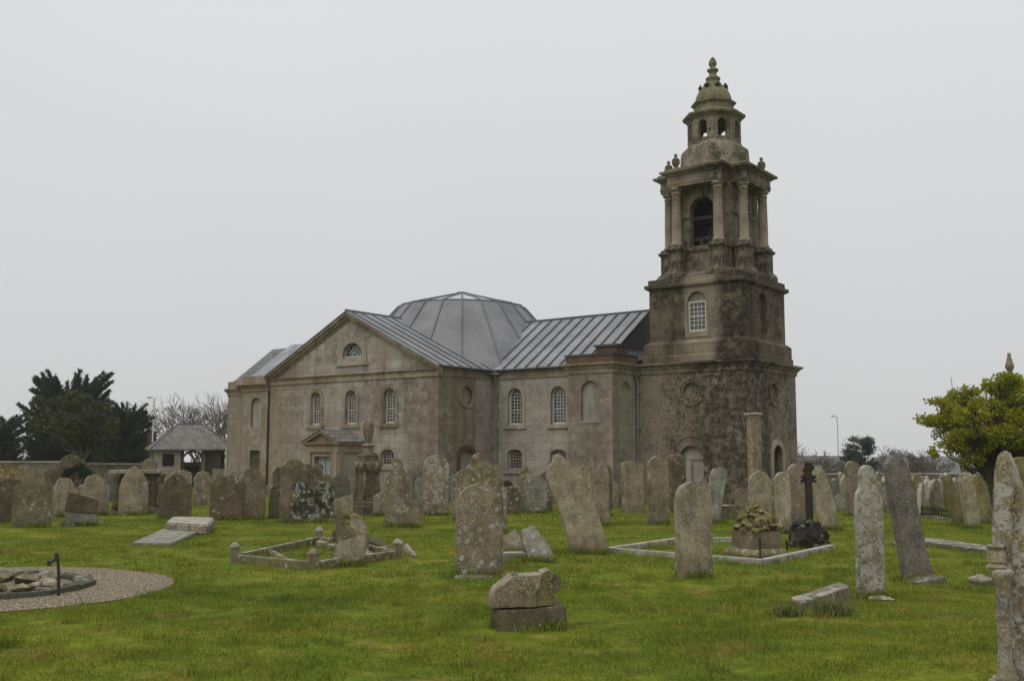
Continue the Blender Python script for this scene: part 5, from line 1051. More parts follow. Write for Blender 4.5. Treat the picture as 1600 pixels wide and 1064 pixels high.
# --- grave with low iron railing, long kerb, far rows
def railing(label, pts, hh, step, kerb_t=None, cat='railing'):
    root = empty('grave_railing', pts[0]); tag(root, label, cat)
    for a, b in zip(pts, pts[1:]):
        d = b - a; L_ = d.length; n = int(L_ / step); u_ = d / L_
        mb = MB()
        for z in (0.12, hh * 0.72): mb.tube(a - pts[0] + Vector((0, 0, z)), b - pts[0] + Vector((0, 0, z)), 0.014, n=5)
        mb.build('rail', M['rust'], root)
        for i in range(n + 1):
            q = a + d * (i / n) - pts[0]; h2 = hh * (1.5 if i in (0, n) else 1.0); mb = MB(); mb.lathe([(0.014, 0), (0.014, h2 * 0.8), (0.035, h2 * 0.84), (0.03, h2 * 0.92), (0.003, h2)], tuple(q), 6); mb.build('bar', M['rust'], root)
        if kerb_t:
            mb = MB(); mb.box((0, -0.09, -0.05), (L_, 0.09, 0.07)); o = mb.build('kerb_stone', M['stone'], root, bevel=0.01); o.location = a - pts[0]; o.rotation_euler = (0, 0, math.atan2(d.y, d.x)); tintobj(o, 'cool', 1.0)
railing('low rusted railing with spiked bars on a pale kerb, left of the three leaning headstones', [at(1436, 800), at(1438, 808), at(1502, 815)], 0.36, 0.11, True)
lk = [at(1405, 850), at(1432, 851)]
slab3('long flat kerb slab in the grass behind the tall leaning headstone', [at(1447, 846), at(1443, 853), at(1545, 866), at(1547, 858)], 0, (0.10, 0.10, 0.08, 0.08), 'slate', 0.8, 'kerb_slab', 'grave kerb')
slab3('low grey kerb end left of the tall leaning headstone', [at(1392, 850), at(1396, 853), at(1420, 851), at(1416, 848)], 0, (0.06, 0.06, 0.06, 0.06), 'slate', 1.0, 'kerb_slab', 'grave kerb')
shapes = ['round', 'seg', 'shoulder', 'gothic', 'peak', 'ogee', 'round', 'knob']; tints = ['pale', 'cool', 'mid', 'pale', 'grey', 'white']
r_ = random.Random(21); cnt = 0; used = []
while cnt < 95:
    D = r_.uniform(31, 53); px_ = r_.uniform(1262, 1640)
    X_ = (px_ - 800) / 1589 * D
    if any((X_ - a) ** 2 + (D - b) ** 2 < 0.55 for a, b in used): continue
    if D < 37 and not (1420 < px_ < 1475 or px_ > 1555): continue
    used.append((X_, D)); cnt += 1
    wd = r_.uniform(0.42, 0.68); h = r_.uniform(0.72, 1.12); p = Vector((X_, D, gz(X_, D)))
    o = stone_obj(profile(r_.choice(shapes), wd / 2, h), 0.12, 'headstone', r_.choice(tints), r_.uniform(0.5, 1.7), bevel=0.012); o.location = p
    o.rotation_euler = (R_(r_.uniform(-4, 4)), R_(r_.uniform(-5, 5)), -R_(-52) + R_(r_.uniform(-14, 8)) - R_(0)); tag(o, 'distant headstone in the crowded rows before the far right boundary wall', 'gravestone', 'distant headstones right of the tower')
# a few in the gaps at the left and before the church
for (x, w_, y, yt, lab, sh, ti) in ((52, 14, 762, 734, 'small far stone near the left boundary wall', 'round', 'mid'), (342, 16, 776, 742, 'little dark headstone before the round chancel end', 'round', 'dark'), (392, 18, 786, 748, 'small dark headstone below the rusty corner of the chancel', 'seg', 'dark'), (636, 22, 786, 745, 'grey stone behind the right side of the tall pointed headstone', 'round', 'slate'), (960, 16, 792, 752, 'low stone against the corner block plinth', 'seg', 'mid'), (1160, 22, 797, 762, 'stumpy stone by the foot of the square pillar', 'round', 'mid'), (1245, 16, 790, 745, 'slim stone seen left of the broad greenish headstone', 'round', 'cool')):
    hs(lab, x - w_ / 2, x + w_ / 2, yt, y, sh, 15, ti, 0.8)
# --- gravel bed with ring of slates and rubble
GC = Vector((-7.6, 15.0, 0)); n = 72; r_ = random.Random(2)
mb = MB(); ring = []
for i in range(n):
    t = 2 * math.pi * i / n; rr = 2.57 + r_.uniform(-0.02, 0.02); ring.append((GC.x + rr * math.cos(t), GC.y + rr * math.sin(t)))
rings = []
for q in (1.0, 0.92, 0.8, 0.6, 0.4, 0.2, 0.05): rings.append([(GC.x + (x - GC.x) * q, GC.y + (y - GC.y) * q, gz(GC.x + (x - GC.x) * q, GC.y + (y - GC.y) * q) + (0.012 if q == 1.0 else 0.03)) for x, y in ring])
mb.loft(rings, cap=False); mb.add(rings[-1], [tuple(range(n))]); o = mb.build('gravel', M['gravel']); tag(o, 'round bed of tan pea gravel in the lawn', 'gravel', kind='stuff')
RC = Vector((-7.7, 14.85, 0)); es = empty('slate_ring', (RC.x, RC.y, gz(RC.x, RC.y))); tag(es, 'ring of flat dark slates set in the gravel bed', 'edging')
for i in range(16):
    t = 2 * math.pi * i / 16 + 0.1; mb = MB(); l_ = 0.30 + r_.uniform(-.04, .04); mb.add([(-l_, -0.13, 0), (l_, -0.16, 0), (l_ * 0.86, 0.13, 0), (-l_ * 0.86, 0.14, 0), (-l_, -0.13, 0.1), (l_, -0.16, 0.11), (l_ * 0.86, 0.13, 0.1), (-l_ * 0.86, 0.14, 0.11)], [(0, 3, 2, 1), (4, 5, 6, 7), (0, 1, 5, 4), (1, 2, 6, 5), (2, 3, 7, 6), (3, 0, 4, 7)])
    o = mb.build('slate', M['stone'], es, bevel=0.008); tintobj(o, (0.085, 0.09, 0.085), 0.0); o.location = (1.42 * math.cos(t), 1.42 * math.sin(t), -0.03); o.rotation_euler = (r_.uniform(-.08, .08), r_.uniform(-.06, .06), t - math.pi / 2 + math.pi)
for i in range(34):
    t = r_.uniform(0, 2 * math.pi); rr = 1.15 * math.sqrt(r_.random()); mb = MB(); sz = r_.uniform(0.10, 0.24); rock(mb, (0, 0, 0.05), sz, 700 + i, (1.3, 0.9, 0.45), 13)
    o = mb.build('rubble_stone', M['stone'], bevel=0.006); tintobj(o, r_.choice(['pale', 'brown', 'mid', 'pale', (0.30, 0.25, 0.16)]), 0.2); o.location = (RC.x + rr * math.cos(t), RC.y + rr * math.sin(t), gz(RC.x, RC.y) + 0.03); o.rotation_euler = (0, r_.uniform(-.3, .3), r_.uniform(0, 3)); tag(o, 'loose rubble stone piled inside the slate ring on the gravel', 'stone', 'rubble stones inside the slate ring')
p = at(92, 934); st = empty('iron_stake', p, 0.1); tag(st, 'thin iron stake with a curled head on the near rim of the slate ring', 'stake'); hh = at_depth(92, 866, p.y).z - p.z
mb = MB(); mb.path([(0, 0, -0.1), (-0.02, 0, hh * 0.6), (-0.045, 0, hh)], [0.026, 0.022, 0.02], 8); mb.build('rod', M['iron'], st)
mb = MB(); mb.path([(-0.045, 0, hh), (-0.07, -0.01, hh + 0.02), (-0.06, -0.02, hh - 0.06), (-0.10, -0.02, hh - 0.09), (-0.15, -0.02, hh - 0.09), (-0.16, -0.02, hh - 0.13), (-0.11, -0.02, hh - 0.13)], 0.02, 6); rock(mb, (-0.06, 0, hh - 0.05), 0.045, 1); mb.build('curled_head', M['iron'], st)
# ------------------------------------------------------------------ boundary walls
def wallrun(label, pts, h, t, mat, cap=0.08):
    root = empty('boundary_wall', (*pts[0], 0)); tag(root, label, 'wall')
    o0 = Vector((*pts[0], 0)); mb = MB(); mc = MB()
    for a, b in zip(pts, pts[1:]):
        d = Vector((b[0] - a[0], b[1] - a[1], 0)); n_ = Vector((-d.y, d.x, 0)).normalized() * t / 2; A = Vector((*a, 0)) - o0; B = Vector((*b, 0)) - o0
        for m_, z0, z1, q in ((mb, -0.6, h, 1.0), (mc, h + 0.002, h + cap, 1.35)):
            m_.loft([[A - n_ * q + Vector((0, 0, z)), B - n_ * q + Vector((0, 0, z)), B + n_ * q + Vector((0, 0, z)), A + n_ * q + Vector((0, 0, z))] for z in (z0, z1)])
    mb.build('wall_face', M[mat], root); mc.build('coping', M['coping'], root, bevel=0.01); return root
wallrun('long low stone wall with pale coping behind the graves at far left', [(-45, 62), (-27.5, 62)], 1.28, 0.4, 'rubble_wall', 0.10)
wallrun('slightly lower stretch of stone wall running on to the slate-roofed shelter', [(-25.9, 62), (-20.6, 61)], 1.17, 0.4, 'rubble_wall', 0.10)
wallrun('low boundary wall with pale coping beyond the crowded graves on the right', [(15.5, 54.5), (24, 56), (40, 56)], 0.82, 0.4, 'rubble_wall', 0.10)

# ------------------------------------------------------------------ slate-roofed shelter
sp0 = at_depth(294, 745, 60.0); sp0 = Vector((sp0.x, 60, 0)); sh = empty('lych_shelter', sp0, R_(24)); tag(sh, 'open-sided shelter with hipped slate roof and finial beside the chancel', 'shelter')
hx, hy, ez, rz_ = 2.05, 1.75, 2.14, 3.62
mb = MB(); E_ = 0.28; v_ = [(-hx - E_, -hy - E_, ez), (hx + E_, -hy - E_, ez), (hx + E_, hy + E_, ez), (-hx - E_, hy + E_, ez), (-0.62, 0, rz_), (0.62, 0, rz_)]
mb.add(v_ + [(x, y, z - 0.09) for x, y, z in v_[:4]], [(0, 1, 5, 4), (1, 2, 5), (2, 3, 4, 5), (3, 0, 4), (6, 7, 8, 9), (0, 1, 7, 6), (1, 2, 8, 7), (2, 3, 9, 8), (3, 0, 6, 9)])
rf = mb.build('roof', M['slate_old'], sh)
mb = MB(); mb.tube((-0.62, 0, rz_), (0.62, 0, rz_), 0.06); 
for s_ in ((-1, -1, -.62), (1, -1, .62), (1, 1, .62), (-1, 1, -.62)): mb.tube((s_[2], 0, rz_), (s_[0] * (hx + E_), s_[1] * (hy + E_), ez + 0.02), 0.035)
mb.build('ridge_roll', M['roll'], rf)
mb = MB(); mb.path([(0, 0, rz_), (0, 0, rz_ + 0.55)], 0.03, 6); mb.tube((-0.12, 0, rz_ + 0.36), (0.12, 0, rz_ + 0.36), 0.025); rock(mb, (0, 0, rz_ + 0.42), 0.07, 4); mb.build('finial', M['iron'], rf)
ply = Plane.__new__(Plane)
mb = MB()
def wallbox(x0, x1, y0, y1, z0, z1): mb.box((x0, y0, z0), (x1, y1, z1))
# solid end bay with arched opening on the left side, back wall, low walls in front, posts
wallbox(-hx, -0.3, hy - 0.2, hy, -0.1, 2.05); wallbox(-0.3, 1.0, hy - 0.2, hy, -0.1, 1.35); wallbox(1.0, hx, hy - 0.2, hy, -0.1, 2.05); wallbox(-hx, -hx + 0.2, -hy, -0.72, -0.1, 2.05); wallbox(-hx, -hx + 0.2, 0.25, hy - 0.2, -0.1, 2.05); wallbox(-hx, -hx + 0.2, -0.72, 0.25, -0.1, 1.15); wallbox(-hx, -hx + 0.2, -0.72, 0.25, 1.9, 2.05)
wallbox(-hx + 0.2, -hx + 0.42, -hy, -hy + 0.2, -0.1, 2.05); wallbox(-0.98, -0.64, -hy, -hy + 0.2, -0.1, 2.05); wallbox(-hx + 0.42, -0.98, -hy, -hy + 0.2, -0.1, 1.15); wallbox(-hx + 0.42, -0.98, -hy, -hy + 0.2, 1.85, 2.05); wallbox(hx - 0.9, hx, -hy, -hy + 0.2, -0.1, 1.0); wallbox(hx - 0.2, hx, -hy + 0.2, hy - 0.2, -0.1, 1.0); 
mb.build('wall', M['render'], sh, bevel=0.01)
for x, y in ((hx - 0.1, -hy + 0.1), (0.62, -hy + 0.1), (hx - 0.1, 0.2), (-0.55, -hy + 0.1)):
    mb = MB(); mb.box((x - 0.09, y - 0.09, 0.9 if x > 1 else -0.1), (x + 0.09, y + 0.09, 2.05)); mb.build('post', M['green_stone'] if x == 0.62 else M['timber'], sh, bevel=0.01)
mb = MB(); mb.box((-hx, -hy, 2.05), (hx, -hy + 0.14, 2.13)); mb.box((-hx, hy - 0.14, 2.05), (hx, hy, 2.13)); mb.box((-hx, -hy + .14, 2.05), (-hx + 0.14, hy - .14, 2.13)); mb.box((hx - 0.14, -hy + .14, 2.05), (hx, hy - .14, 2.13))
for x0, x1 in ((-0.55, 0.62), (0.62, hx - 0.1)):
    c_ = (x0 + x1) / 2; r = (x1 - x0) / 2
    for i in range(10):
        a, b = math.pi * i / 10, math.pi * (i + 1) / 10
        mb.tube((c_ + r * math.cos(a), -hy + .1, 1.45 + 0.55 * math.sin(a)), (c_ + r * math.cos(b), -hy + .1, 1.45 + 0.55 * math.sin(b)), 0.06, n=4)
mb.build('timber_frame', M['timber'], sh)
mb = MB(); mb.box((-0.2, 0.2, -0.1), (0.6, 0.3, 1.1)); mb.build('dark_board', M['timber'], sh)

# ------------------------------------------------------------------ far houses and lamp posts
def house(label, px0, px1, D, ridge_y, eave_y, gz_, mat='slate', depth=8, wallm='render', cat='house', name='far_house', chim=None):
    a = at_depth(px0, ridge_y, D); b = at_depth(px1, ridge_y, D); ze = at_depth(px0, eave_y, D).z
    root = empty(name, ((a.x + b.x) / 2, D, gz_)); tag(root, label, cat); w2 = (b.x - a.x) / 2; zr = a.z - gz_; ze -= gz_
    mb = MB(); mb.box((-w2, 0, 0), (w2, depth, ze)); mb.add([(-w2, 0, ze), (-w2, depth, ze), (-w2, depth / 2, zr - .1)], [(0, 1, 2)]); mb.add([(w2, 0, ze), (w2, depth, ze), (w2, depth / 2, zr - .1)], [(0, 1, 2)]); mb.build('wall', M[wallm], root)
    mb = MB(); g_ = 0.3; mb.add([(-w2 - g_, -0.4, ze - 0.15), (w2 + g_, -0.4, ze - 0.15), (w2 + g_, depth / 2, zr), (-w2 - g_, depth / 2, zr), (w2 + g_, depth + 0.4, ze - 0.15), (-w2 - g_, depth + .4, ze - .15)], [(0, 1, 2, 3), (3, 2, 4, 5)]); r_o = mb.build('roof', M[mat], root)
    if chim:
        for cx, top in chim:
            q = at_depth(cx, top, D + 1); x = q.x - (a.x + b.x) / 2; mb = MB(); mb.box((x - 0.45, 1, ze), (x + 0.45, 1.9, q.z - gz_)); mb.box((x - 0.52, 0.95, q.z - gz_), (x + 0.52, 1.95, q.z - gz_ + 0.15)); mb.build('chimney', M['brick'], r_o)
    return root
house('house with tall brick chimney and slate roof behind the shelter and cypresses', 205, 245, 86, 706, 724, -2.5, 'slate_old', 7, chim=[(231, 676)])
house('distant low building under a long grey roof behind the pine', 1252, 1330, 118, 712, 734, -6, 'slate', 10)
house('distant long grey roof right of the pine beyond the bare scrub', 1392, 1464, 118, 714, 742, -6, 'slate', 10)
house('distant pitched grey roof showing left of the autumn tree', 1474, 1548, 112, 713, 742, -6, 'slate', 10)
house('distant roof glimpsed under the dark trees at far left', 28, 62, 110, 708, 728, -5, 'slate_old', 8)
def lamp(label, px, yt, D, gz_, arm):
    p = at_depth(px, yt, D); root = empty('street_lamp', (p.x, p.y, gz_)); tag(root, label, 'street lamp'); h = p.z - gz_
    mb = MB(); mb.lathe([(0.10, 0), (0.10, 1.0), (0.07, 1.1), (0.055, h)], n=10); mb.build('pole', M['lamp_grey'], root, smooth=True)
    mb = MB(); mb.tube((0, 0, h), (arm * 0.5, 0, h + 0.05), 0.035); mb.box((min(arm * 0.5, arm * 1.1), -0.12, h - 0.02), (max(arm * 0.5, arm * 1.1), 0.12, h + 0.1)); mb.build('lantern', M['lamp_grey'], root, bevel=0.02)
lamp('grey street lamp among the bare trees on the left', 241, 622, 84, -2.5, -0.5); lamp('tall thin street lamp in front of the pine on the right', 1308, 651, 95, -3, -0.5)
# tall monument with turned finial behind the autumn tree
p = at_depth(1581, 640, 46); om = empty('obelisk_monument', (p.x, 46, 0), 0.5); tag(om, 'tall monument with carved pineapple finial rising behind the autumn tree', 'monument'); Zq = lambda y: at_depth(1581, y, 46).z
mb = MB(); mb.loft([[(x * q, y * q, z) for x, y in ((-1, -1), (1, -1), (1, 1), (-1, 1))] for q, z in ((0.7, -0.1), (0.7, 0.6), (0.5, 0.8), (0.42, Zq(606)), (0.6, Zq(600)), (0.6, Zq(596)), (0.3, Zq(592)))]); tintobj(mb.build('shaft', M['stone'], om, bevel=0.02), 'mid', 0.5)
mb = MB(); mb.lathe([(0.30, Zq(595)), (0.22, Zq(588)), (0.11, Zq(581)), (0.13, Zq(578)), (0.19, Zq(575)), (0.19, Zq(571)), (0.15, Zq(567)), (0.10, Zq(560)), (0.07, Zq(557)), (0.09, Zq(554)), (0.04, Zq(551))], n=14); tintobj(mb.build('finial', M['stone'], om, smooth=True), 'brown', 0.5)
railing('tall dark iron railing behind the three leaning headstones and the tree', [at_depth(1522, 790, 31), at_depth(1600, 790, 31)] and [Vector((13.9, 31.5, 0)), Vector((16.5, 31.5, 0))], 1.25, 0.13)

# ------------------------------------------------------------------ trees
def leaf_quads(pts, dirs, ln, wd, seed, jit=0.5):
    """one small leaf-shaped face at each point along its direction"""
    r = np.random.default_rng(seed); pts = np.asarray(pts, float); dirs = np.asarray(dirs, float); n = len(pts)
    d = dirs + r.normal(0, jit, (n, 3)); d /= np.linalg.norm(d, axis=1)[:, None] + 1e-9
    s = np.cross(d, r.normal(0, 1, (n, 3))); s /= np.linalg.norm(s, axis=1)[:, None] + 1e-9
    L_ = ln * r.uniform(0.6, 1.3, (n, 1)); W_ = wd * r.uniform(0.6, 1.3, (n, 1))
    V = np.stack([pts, pts + d * L_ * 0.5 + s * W_ * 0.5, pts + d * L_, pts + d * L_ * 0.5 - s * W_ * 0.5], 1).reshape(-1, 3)
    return V, np.arange(4 * n)
def limb(mb, p0, p1, r0, r1, seed, seg=5, wob=0.12, n=6):
    r = random.Random(seed); p0 = Vector(p0); p1 = Vector(p1); L_ = (p1 - p0).length; pts = [p0]
    for i in range(1, seg): pts.append(p0.lerp(p1, i / seg) + Vector((r.uniform(-1, 1), r.uniform(-1, 1), r.uniform(-1, 1))) * wob * L_ / seg)
    pts.append(p1); mb.path(pts, [r0 + (r1 - r0) * i / seg for i in range(seg + 1)], n); return pts
def cypress(label, x, y, gz_, top, spread, lean, n, seed, squash=0.6):
    r = random.Random(seed); root = empty('cypress_tree', (x, y, gz_)); tag(root, label, 'tree'); mb = MB(); P_ = []; D_ = []
    H_ = top - gz_; limb(mb, (0, 0, -0.3), (lean * 0.3, 0, H_ * 0.72), 0.30, 0.08, seed)
    for i in range(n):
        t = r.random(); z0 = H_ * (0.10 + 0.62 * t); az = r.uniform(0, 2 * math.pi); up = 0.10 + 0.75 * t * r.uniform(0.5, 1.3)
        ln = spread * (0.78 + 0.22 * t) * r.triangular(0.3, 1.12, 0.75)
        dr = Vector((math.cos(az), math.sin(az) * squash, up)); dr.x += 0.12 * lean; dr.normalize()
        p0 = Vector((lean * 0.3 * t * 0.7, 0, z0)); p1 = p0 + dr * ln
        if p1.z > H_ * 1.02: p1 = p0 + dr * ln * (H_ * 1.02 - z0) / max(0.1, p1.z - z0)
        mb.path([p0, p0.lerp(p1, 0.5) + Vector((0, 0, -0.12 * ln * (1 - up))), p1], [0.05, 0.03, 0.01], 4)
        m_ = int(105 * ln)
        for j in range(m_):
            s = 0.12 + 0.84 * r.random() ** 0.75; q = p0.lerp(p1, s) + Vector((0, 0, -0.12 * ln * (1 - up) * 4 * s * (1 - s))); w_ = 0.085 * ln * (1.0 - s) ** 0.8 + 0.012
            q += Vector((r.gauss(0, w_ * 0.5), r.gauss(0, w_ * 0.5), r.gauss(0, w_ * 0.38)))
            P_.append(q); D_.append(dr + Vector((0, 0, 0.15)))
    V, I = leaf_quads([tuple(q) for q in P_], [tuple(q) for q in D_], 0.30, 0.07, seed, 0.42)
    mb.build('trunk', M['bark'], root); np_mesh('crown', V, 4, I, M['cypress'], root); return root
cypress('large dark windswept cypress with spiky sprays at far left', (112 - 800) / 1589 * 74, 74, -0.2, at_depth(110, 584, 74).z, 4.3, -1.0, 440, 3)
cypress('smaller dark cypress leaning right beside the large windswept one', (188 - 800) / 1589 * 72, 72, -0.2, at_depth(190, 628, 72).z, 2.5, 1.2, 260, 5)
cypress('dark conifer cut off by the left picture edge', (-6 - 800) / 1589 * 70, 70, -0.2, at_depth(0, 648, 70).z, 2.3, 0.5, 130, 6)
def broadleaf(label, base, blobs, seed, mat, leaf, dens, trunk_r, trunk_to, barkm, name, wob=0.1, twig=3):
    """limbs run from the trunk into clumps; each clump is a loose shell of leaves"""
    r = random.Random(seed); rr = np.random.default_rng(seed); root = empty(name, base); tag(root, label, 'tree'); mb = MB(); Vs = []; Ds = []
    fork = Vector(trunk_to); limb(mb, (0, 0, -0.2), fork, trunk_r, trunk_r * 0.65, seed, 5, wob, 8)
    for i, (c_, rad) in enumerate(blobs):
        c_ = Vector(c_); pts = limb(mb, fork.lerp(Vector((0, 0, 0)), 0.25 * r.random()), c_, trunk_r * 0.42, trunk_r * 0.1, seed + i, 5, 0.2, 6)
        for _ in range(twig): limb(mb, pts[3], c_ + Vector((r.gauss(0, 1), r.gauss(0, 1), r.gauss(0, .6))) * rad * 0.7, trunk_r * 0.14, 0.008, seed * 3 + i, 4, 0.25, 4)
        n = int(dens * rad * rad); u_ = rr.normal(0, 1, (n, 3)); u_ /= np.linalg.norm(u_, axis=1)[:, None]; q = rr.uniform(0.35, 1.0, (n, 1)) ** 0.6
        sub = rr.normal(0, 1, (max(4, int(9 * rad)), 3)); sub /= np.linalg.norm(sub, axis=1)[:, None]          # leaf bunches, with gaps between them
        dm = (u_ @ sub.T).max(1); keep = dm > rr.uniform(0.72, 0.96, n)
        P_ = np.array(c_) + u_ * q * rad * np.array([1, 1, 0.62]); Vs.append(P_[keep]); Ds.append((u_ + np.array([0, 0, -0.25]))[keep])
    V, I = leaf_quads(np.concatenate(Vs), np.concatenate(Ds), leaf, leaf * 0.7, seed, 0.7)
    mb.build('trunk', M[barkm], root); np_mesh('crown', V, 4, I, M[mat], root); return root
def blobfield(n, cx, cz, rx, ry, rz, r0, r1, seed, floor=None, skew=0):
    r = random.Random(seed); o = []
    while len(o) < n:
        x, y, z = r.uniform(-1, 1), r.uniform(-1, 1), r.uniform(-1, 1)
        if 0.25 < x * x + y * y + z * z < 1.0 and (floor is None or cz + z * rz > floor + 0.25 * abs(x)): o.append(((cx + x * rx, y * ry, cz + z * rz + skew * x), r.uniform(r0, r1)))
    return o
p = at(1553, 813)
broadleaf('small broad tree turning yellow-green with dark trunk on the right', p, blobfield(64, 0.95, 2.95, 2.75, 2.2, 1.08, 0.40, 0.74, 12, 1.95) + [((-0.75, -0.2, 1.75), 0.4), ((-0.4, 0.3, 1.55), 0.38), ((0.45, -0.3, 1.75), 0.42), ((1.0, 0, 1.7), 0.45), ((-1.4, 0, 2.05), 0.4)], 8, 'maple', 0.095, 8200, 0.15, (-0.1, 0, 1.45), 'bark', 'autumn_tree', 0.08)
p = Vector(((131 - 800) / 1589 * 58, 58, 0))
broadleaf('olive green evergreen tree with forked trunk before the left boundary wall', p, blobfield(40, -0.75, 3.7, 2.35, 1.8, 1.45, 0.55, 0.85, 4, 2.3, -0.25), 15, 'holm', 0.16, 1500, 0.14, (0.02, 0, 1.8), 'bark_pale', 'evergreen_tree', 0.1)
# shrub
p = at(118, 785); root = empty('evergreen_shrub', p); tag(root, 'dark round evergreen shrub among the left headstones', 'shrub'); rr = np.random.default_rng(5); u_ = rr.normal(0, 1, (5200, 3)); u_ /= np.linalg.norm(u_, axis=1)[:, None]
V, I = leaf_quads(u_ * rr.uniform(0.5, 1, (5200, 1)) ** 0.5 * np.array([0.62, 0.6, 0.72]) * (1 + 0.15 * np.sin(u_[:, :1] * 5) * np.cos(u_[:, 2:] * 6)) + np.array([0, 0, 0.72]), u_, 0.09, 0.05, 5, 0.6); np_mesh('foliage', V, 4, I, M['shrub'], root)
mb = MB(); mb.tube((0, 0, -0.1), (0, 0, 0.7), 0.05); mb.build('stem', M['bark'], root)
def fit_height(o, ztop, w2=1.0):
    zs = np.empty(len(o.data.vertices) * 3, np.float32); o.data.vertices.foreach_get('co', zs); return ztop / max(0.1, float(np.percentile(zs[2::3], 99.5)))
def bare(label, x, y, z0, top, spread, seed, depth=5, name='bare_tree', n0=5, cat='tree'):
    r = random.Random(seed); root = empty(name, (x, y, z0)); tag(root, label, cat); trunk = MB(); tw = MB(); H_ = top - z0
    def grow(p, d, ln, rad, lv, mb):
        q = p + d * ln; q2 = p.lerp(q, 0.5) + Vector((r.gauss(0, 1), r.gauss(0, 1), r.gauss(0, .5))) * ln * 0.06
        mb.path([p, q2, q], [max(rad, 0.013), max(rad * 0.85, 0.012), max(rad * 0.68, 0.011)], 5 if lv > 2 else 3)
        if lv == 0: return
        for i in range(2 if r.random() < 0.45 else 3):
            nd = (d + Vector((r.gauss(0, 0.5 * spread), r.gauss(0, 0.5 * spread), r.gauss(0.12, 0.26)))).normalized(); grow(q2.lerp(q, r.uniform(0.3, 1)), nd, ln * r.uniform(0.62, 0.86), rad * 0.6, lv - 1, tw)
    for i in range(n0): grow(Vector((0, 0, H_ * 0.12)), Vector((r.gauss(0, 0.35 * spread), r.gauss(0, 0.3 * spread), 1)).normalized(), H_ * 0.235, 0.055 + 0.02 * r.random(), depth, trunk)
    trunk.tube((0, 0, -0.5), (0, 0, H_ * 0.13), 0.16, 0.11, 8); trunk.build('trunk', M['twig'], root); o = tw.build('crown', M['twig'], root, recalc=False); q = fit_height(o, H_); root.scale = (q, q, q); return root
for i, (px_, yt, D, sp_) in enumerate(((246, 636, 88, 0.9), (278, 622, 90, 0.9), (312, 626, 90, 0.9), (346, 618, 92, 0.9), (20, 662, 96, 1.0))):
    bare(('leafless tree directly above the left hip of the shelter roof', 'leafless tree rising behind the shelter finial', 'leafless tree over the right half of the shelter roof', 'leafless tree close against the chancel wall', 'leafless tree behind the dark conifer at far left')[i], (px_ - 800) / 1589 * D, D, -2.5, at_depth(px_, yt, D).z, sp_, 40 + i, group if False else 5)
for i, (px_, yt, D, lab) in enumerate(((1262, 696, 80, 'bare bush just right of the tower base'), (1398, 700, 100, 'bare windswept scrub right of the pine'), (1420, 704, 100, 'low bare scrub in front of the long grey roof'), (1446, 708, 100, 'thin bare scrub between the two grey roofs'), (1376, 706, 98, 'bare scrub at the right foot of the pine'))):
    bare(lab, (px_ - 800) / 1589 * D, D, -2.8, at_depth(px_, yt, D).z, 1.3, 60 + i, 5, 'bare_bush', 6, 'bush')
# pine with flat tiers
px_, D = 1332, 92; root = empty('pine_tree', ((px_ - 800) / 1589 * D, D, -3)); tag(root, 'wide dark pine with layered branches beyond the right boundary wall', 'tree'); mb = MB(); r_ = random.Random(3); P_ = []; D_ = []
ztop = at_depth(1345, 680, D).z + 3
limb(mb, (0.6, 0, -0.3), (1.1, 0, ztop * 0.93), 0.17, 0.05, 3)
for i in range(60):
    t = r_.random(); z = ztop * (0.30 + 0.64 * t); az = r_.uniform(0, 2 * math.pi); cx = math.cos(az); ln = (2.9 if cx < 0 else 1.9) * (1.05 - 0.68 * t) * r_.uniform(0.6, 1.05); dr = Vector((cx, math.sin(az) * 0.7, 0.16)).normalized(); p0 = Vector((0.6 + 0.5 * t, 0, z)); p1 = p0 + dr * ln
    mb.path([p0, p0.lerp(p1, .5) + Vector((0, 0, -.08)), p1], [0.04, 0.03, 0.01], 4)
    for j in range(int(150 * ln)):
        s = 0.3 + 0.7 * r_.random(); q = p0.lerp(p1, s) + Vector((r_.gauss(0, .2), r_.gauss(0, .2), r_.gauss(0.04, .11))); P_.append(tuple(q)); D_.append((dr.x * .6, dr.y * .6, 0.7))
V, I = leaf_quads(P_, D_, 0.24, 0.07, 3, 0.45); mb.build('trunk', M['bark'], root); np_mesh('crown', V, 4, I, M['pine'], root)

# ------------------------------------------------------------------ grass
def blades(label, xy, hgt, wid, seed, name='grass', lean=0.5, mat='blades', z=None):
    r = np.random.default_rng(seed); n = len(xy); x, y = xy[:, 0], xy[:, 1]
    gzv = 0.035 * np.sin(x * 0.55 + 1.1) * np.sin(y * 0.43 + 0.4) + 0.03 * np.sin(x * 0.23 - y * 0.31 + 2)
    az = r.uniform(0, 2 * np.pi, n); h = hgt * r.uniform(0.55, 1.35, n); w_ = wid * r.uniform(0.7, 1.4, n); le = h * lean * r.uniform(0.1, 1.4, n); la = r.uniform(0, 2 * np.pi, n)
    b = np.stack([x, y, gzv - 0.01], 1); side = np.stack([np.cos(az), np.sin(az), np.zeros(n)], 1) * w_[:, None] / 2; ld = np.stack([np.cos(la), np.sin(la), np.zeros(n)], 1) * le[:, None]; up = np.zeros((n, 3)); up[:, 2] = h
    mid = b + ld * 0.3 + up * 0.6; tip = b + ld + up * 0.95
    V = np.stack([b - side, b + side, mid + side * 0.8, tip, mid - side * 0.8], 1).reshape(-1, 3); base = np.arange(n)[:, None] * 5
    tri = (base + np.array([[0, 1, 2, 0, 2, 4, 4, 2, 3]])).ravel()
    o = np_mesh(name, V, 3, tri, M[mat]); return tag(o, label, None, None, 'stuff')
def scatter(n, y0, y1, seed):
    r = np.random.default_rng(seed); y = np.sqrt(r.uniform(y0 ** 2, y1 ** 2, n)); x = r.uniform(-0.8, 0.8, n) * (y + 2.0); return np.stack([x, y], 1)
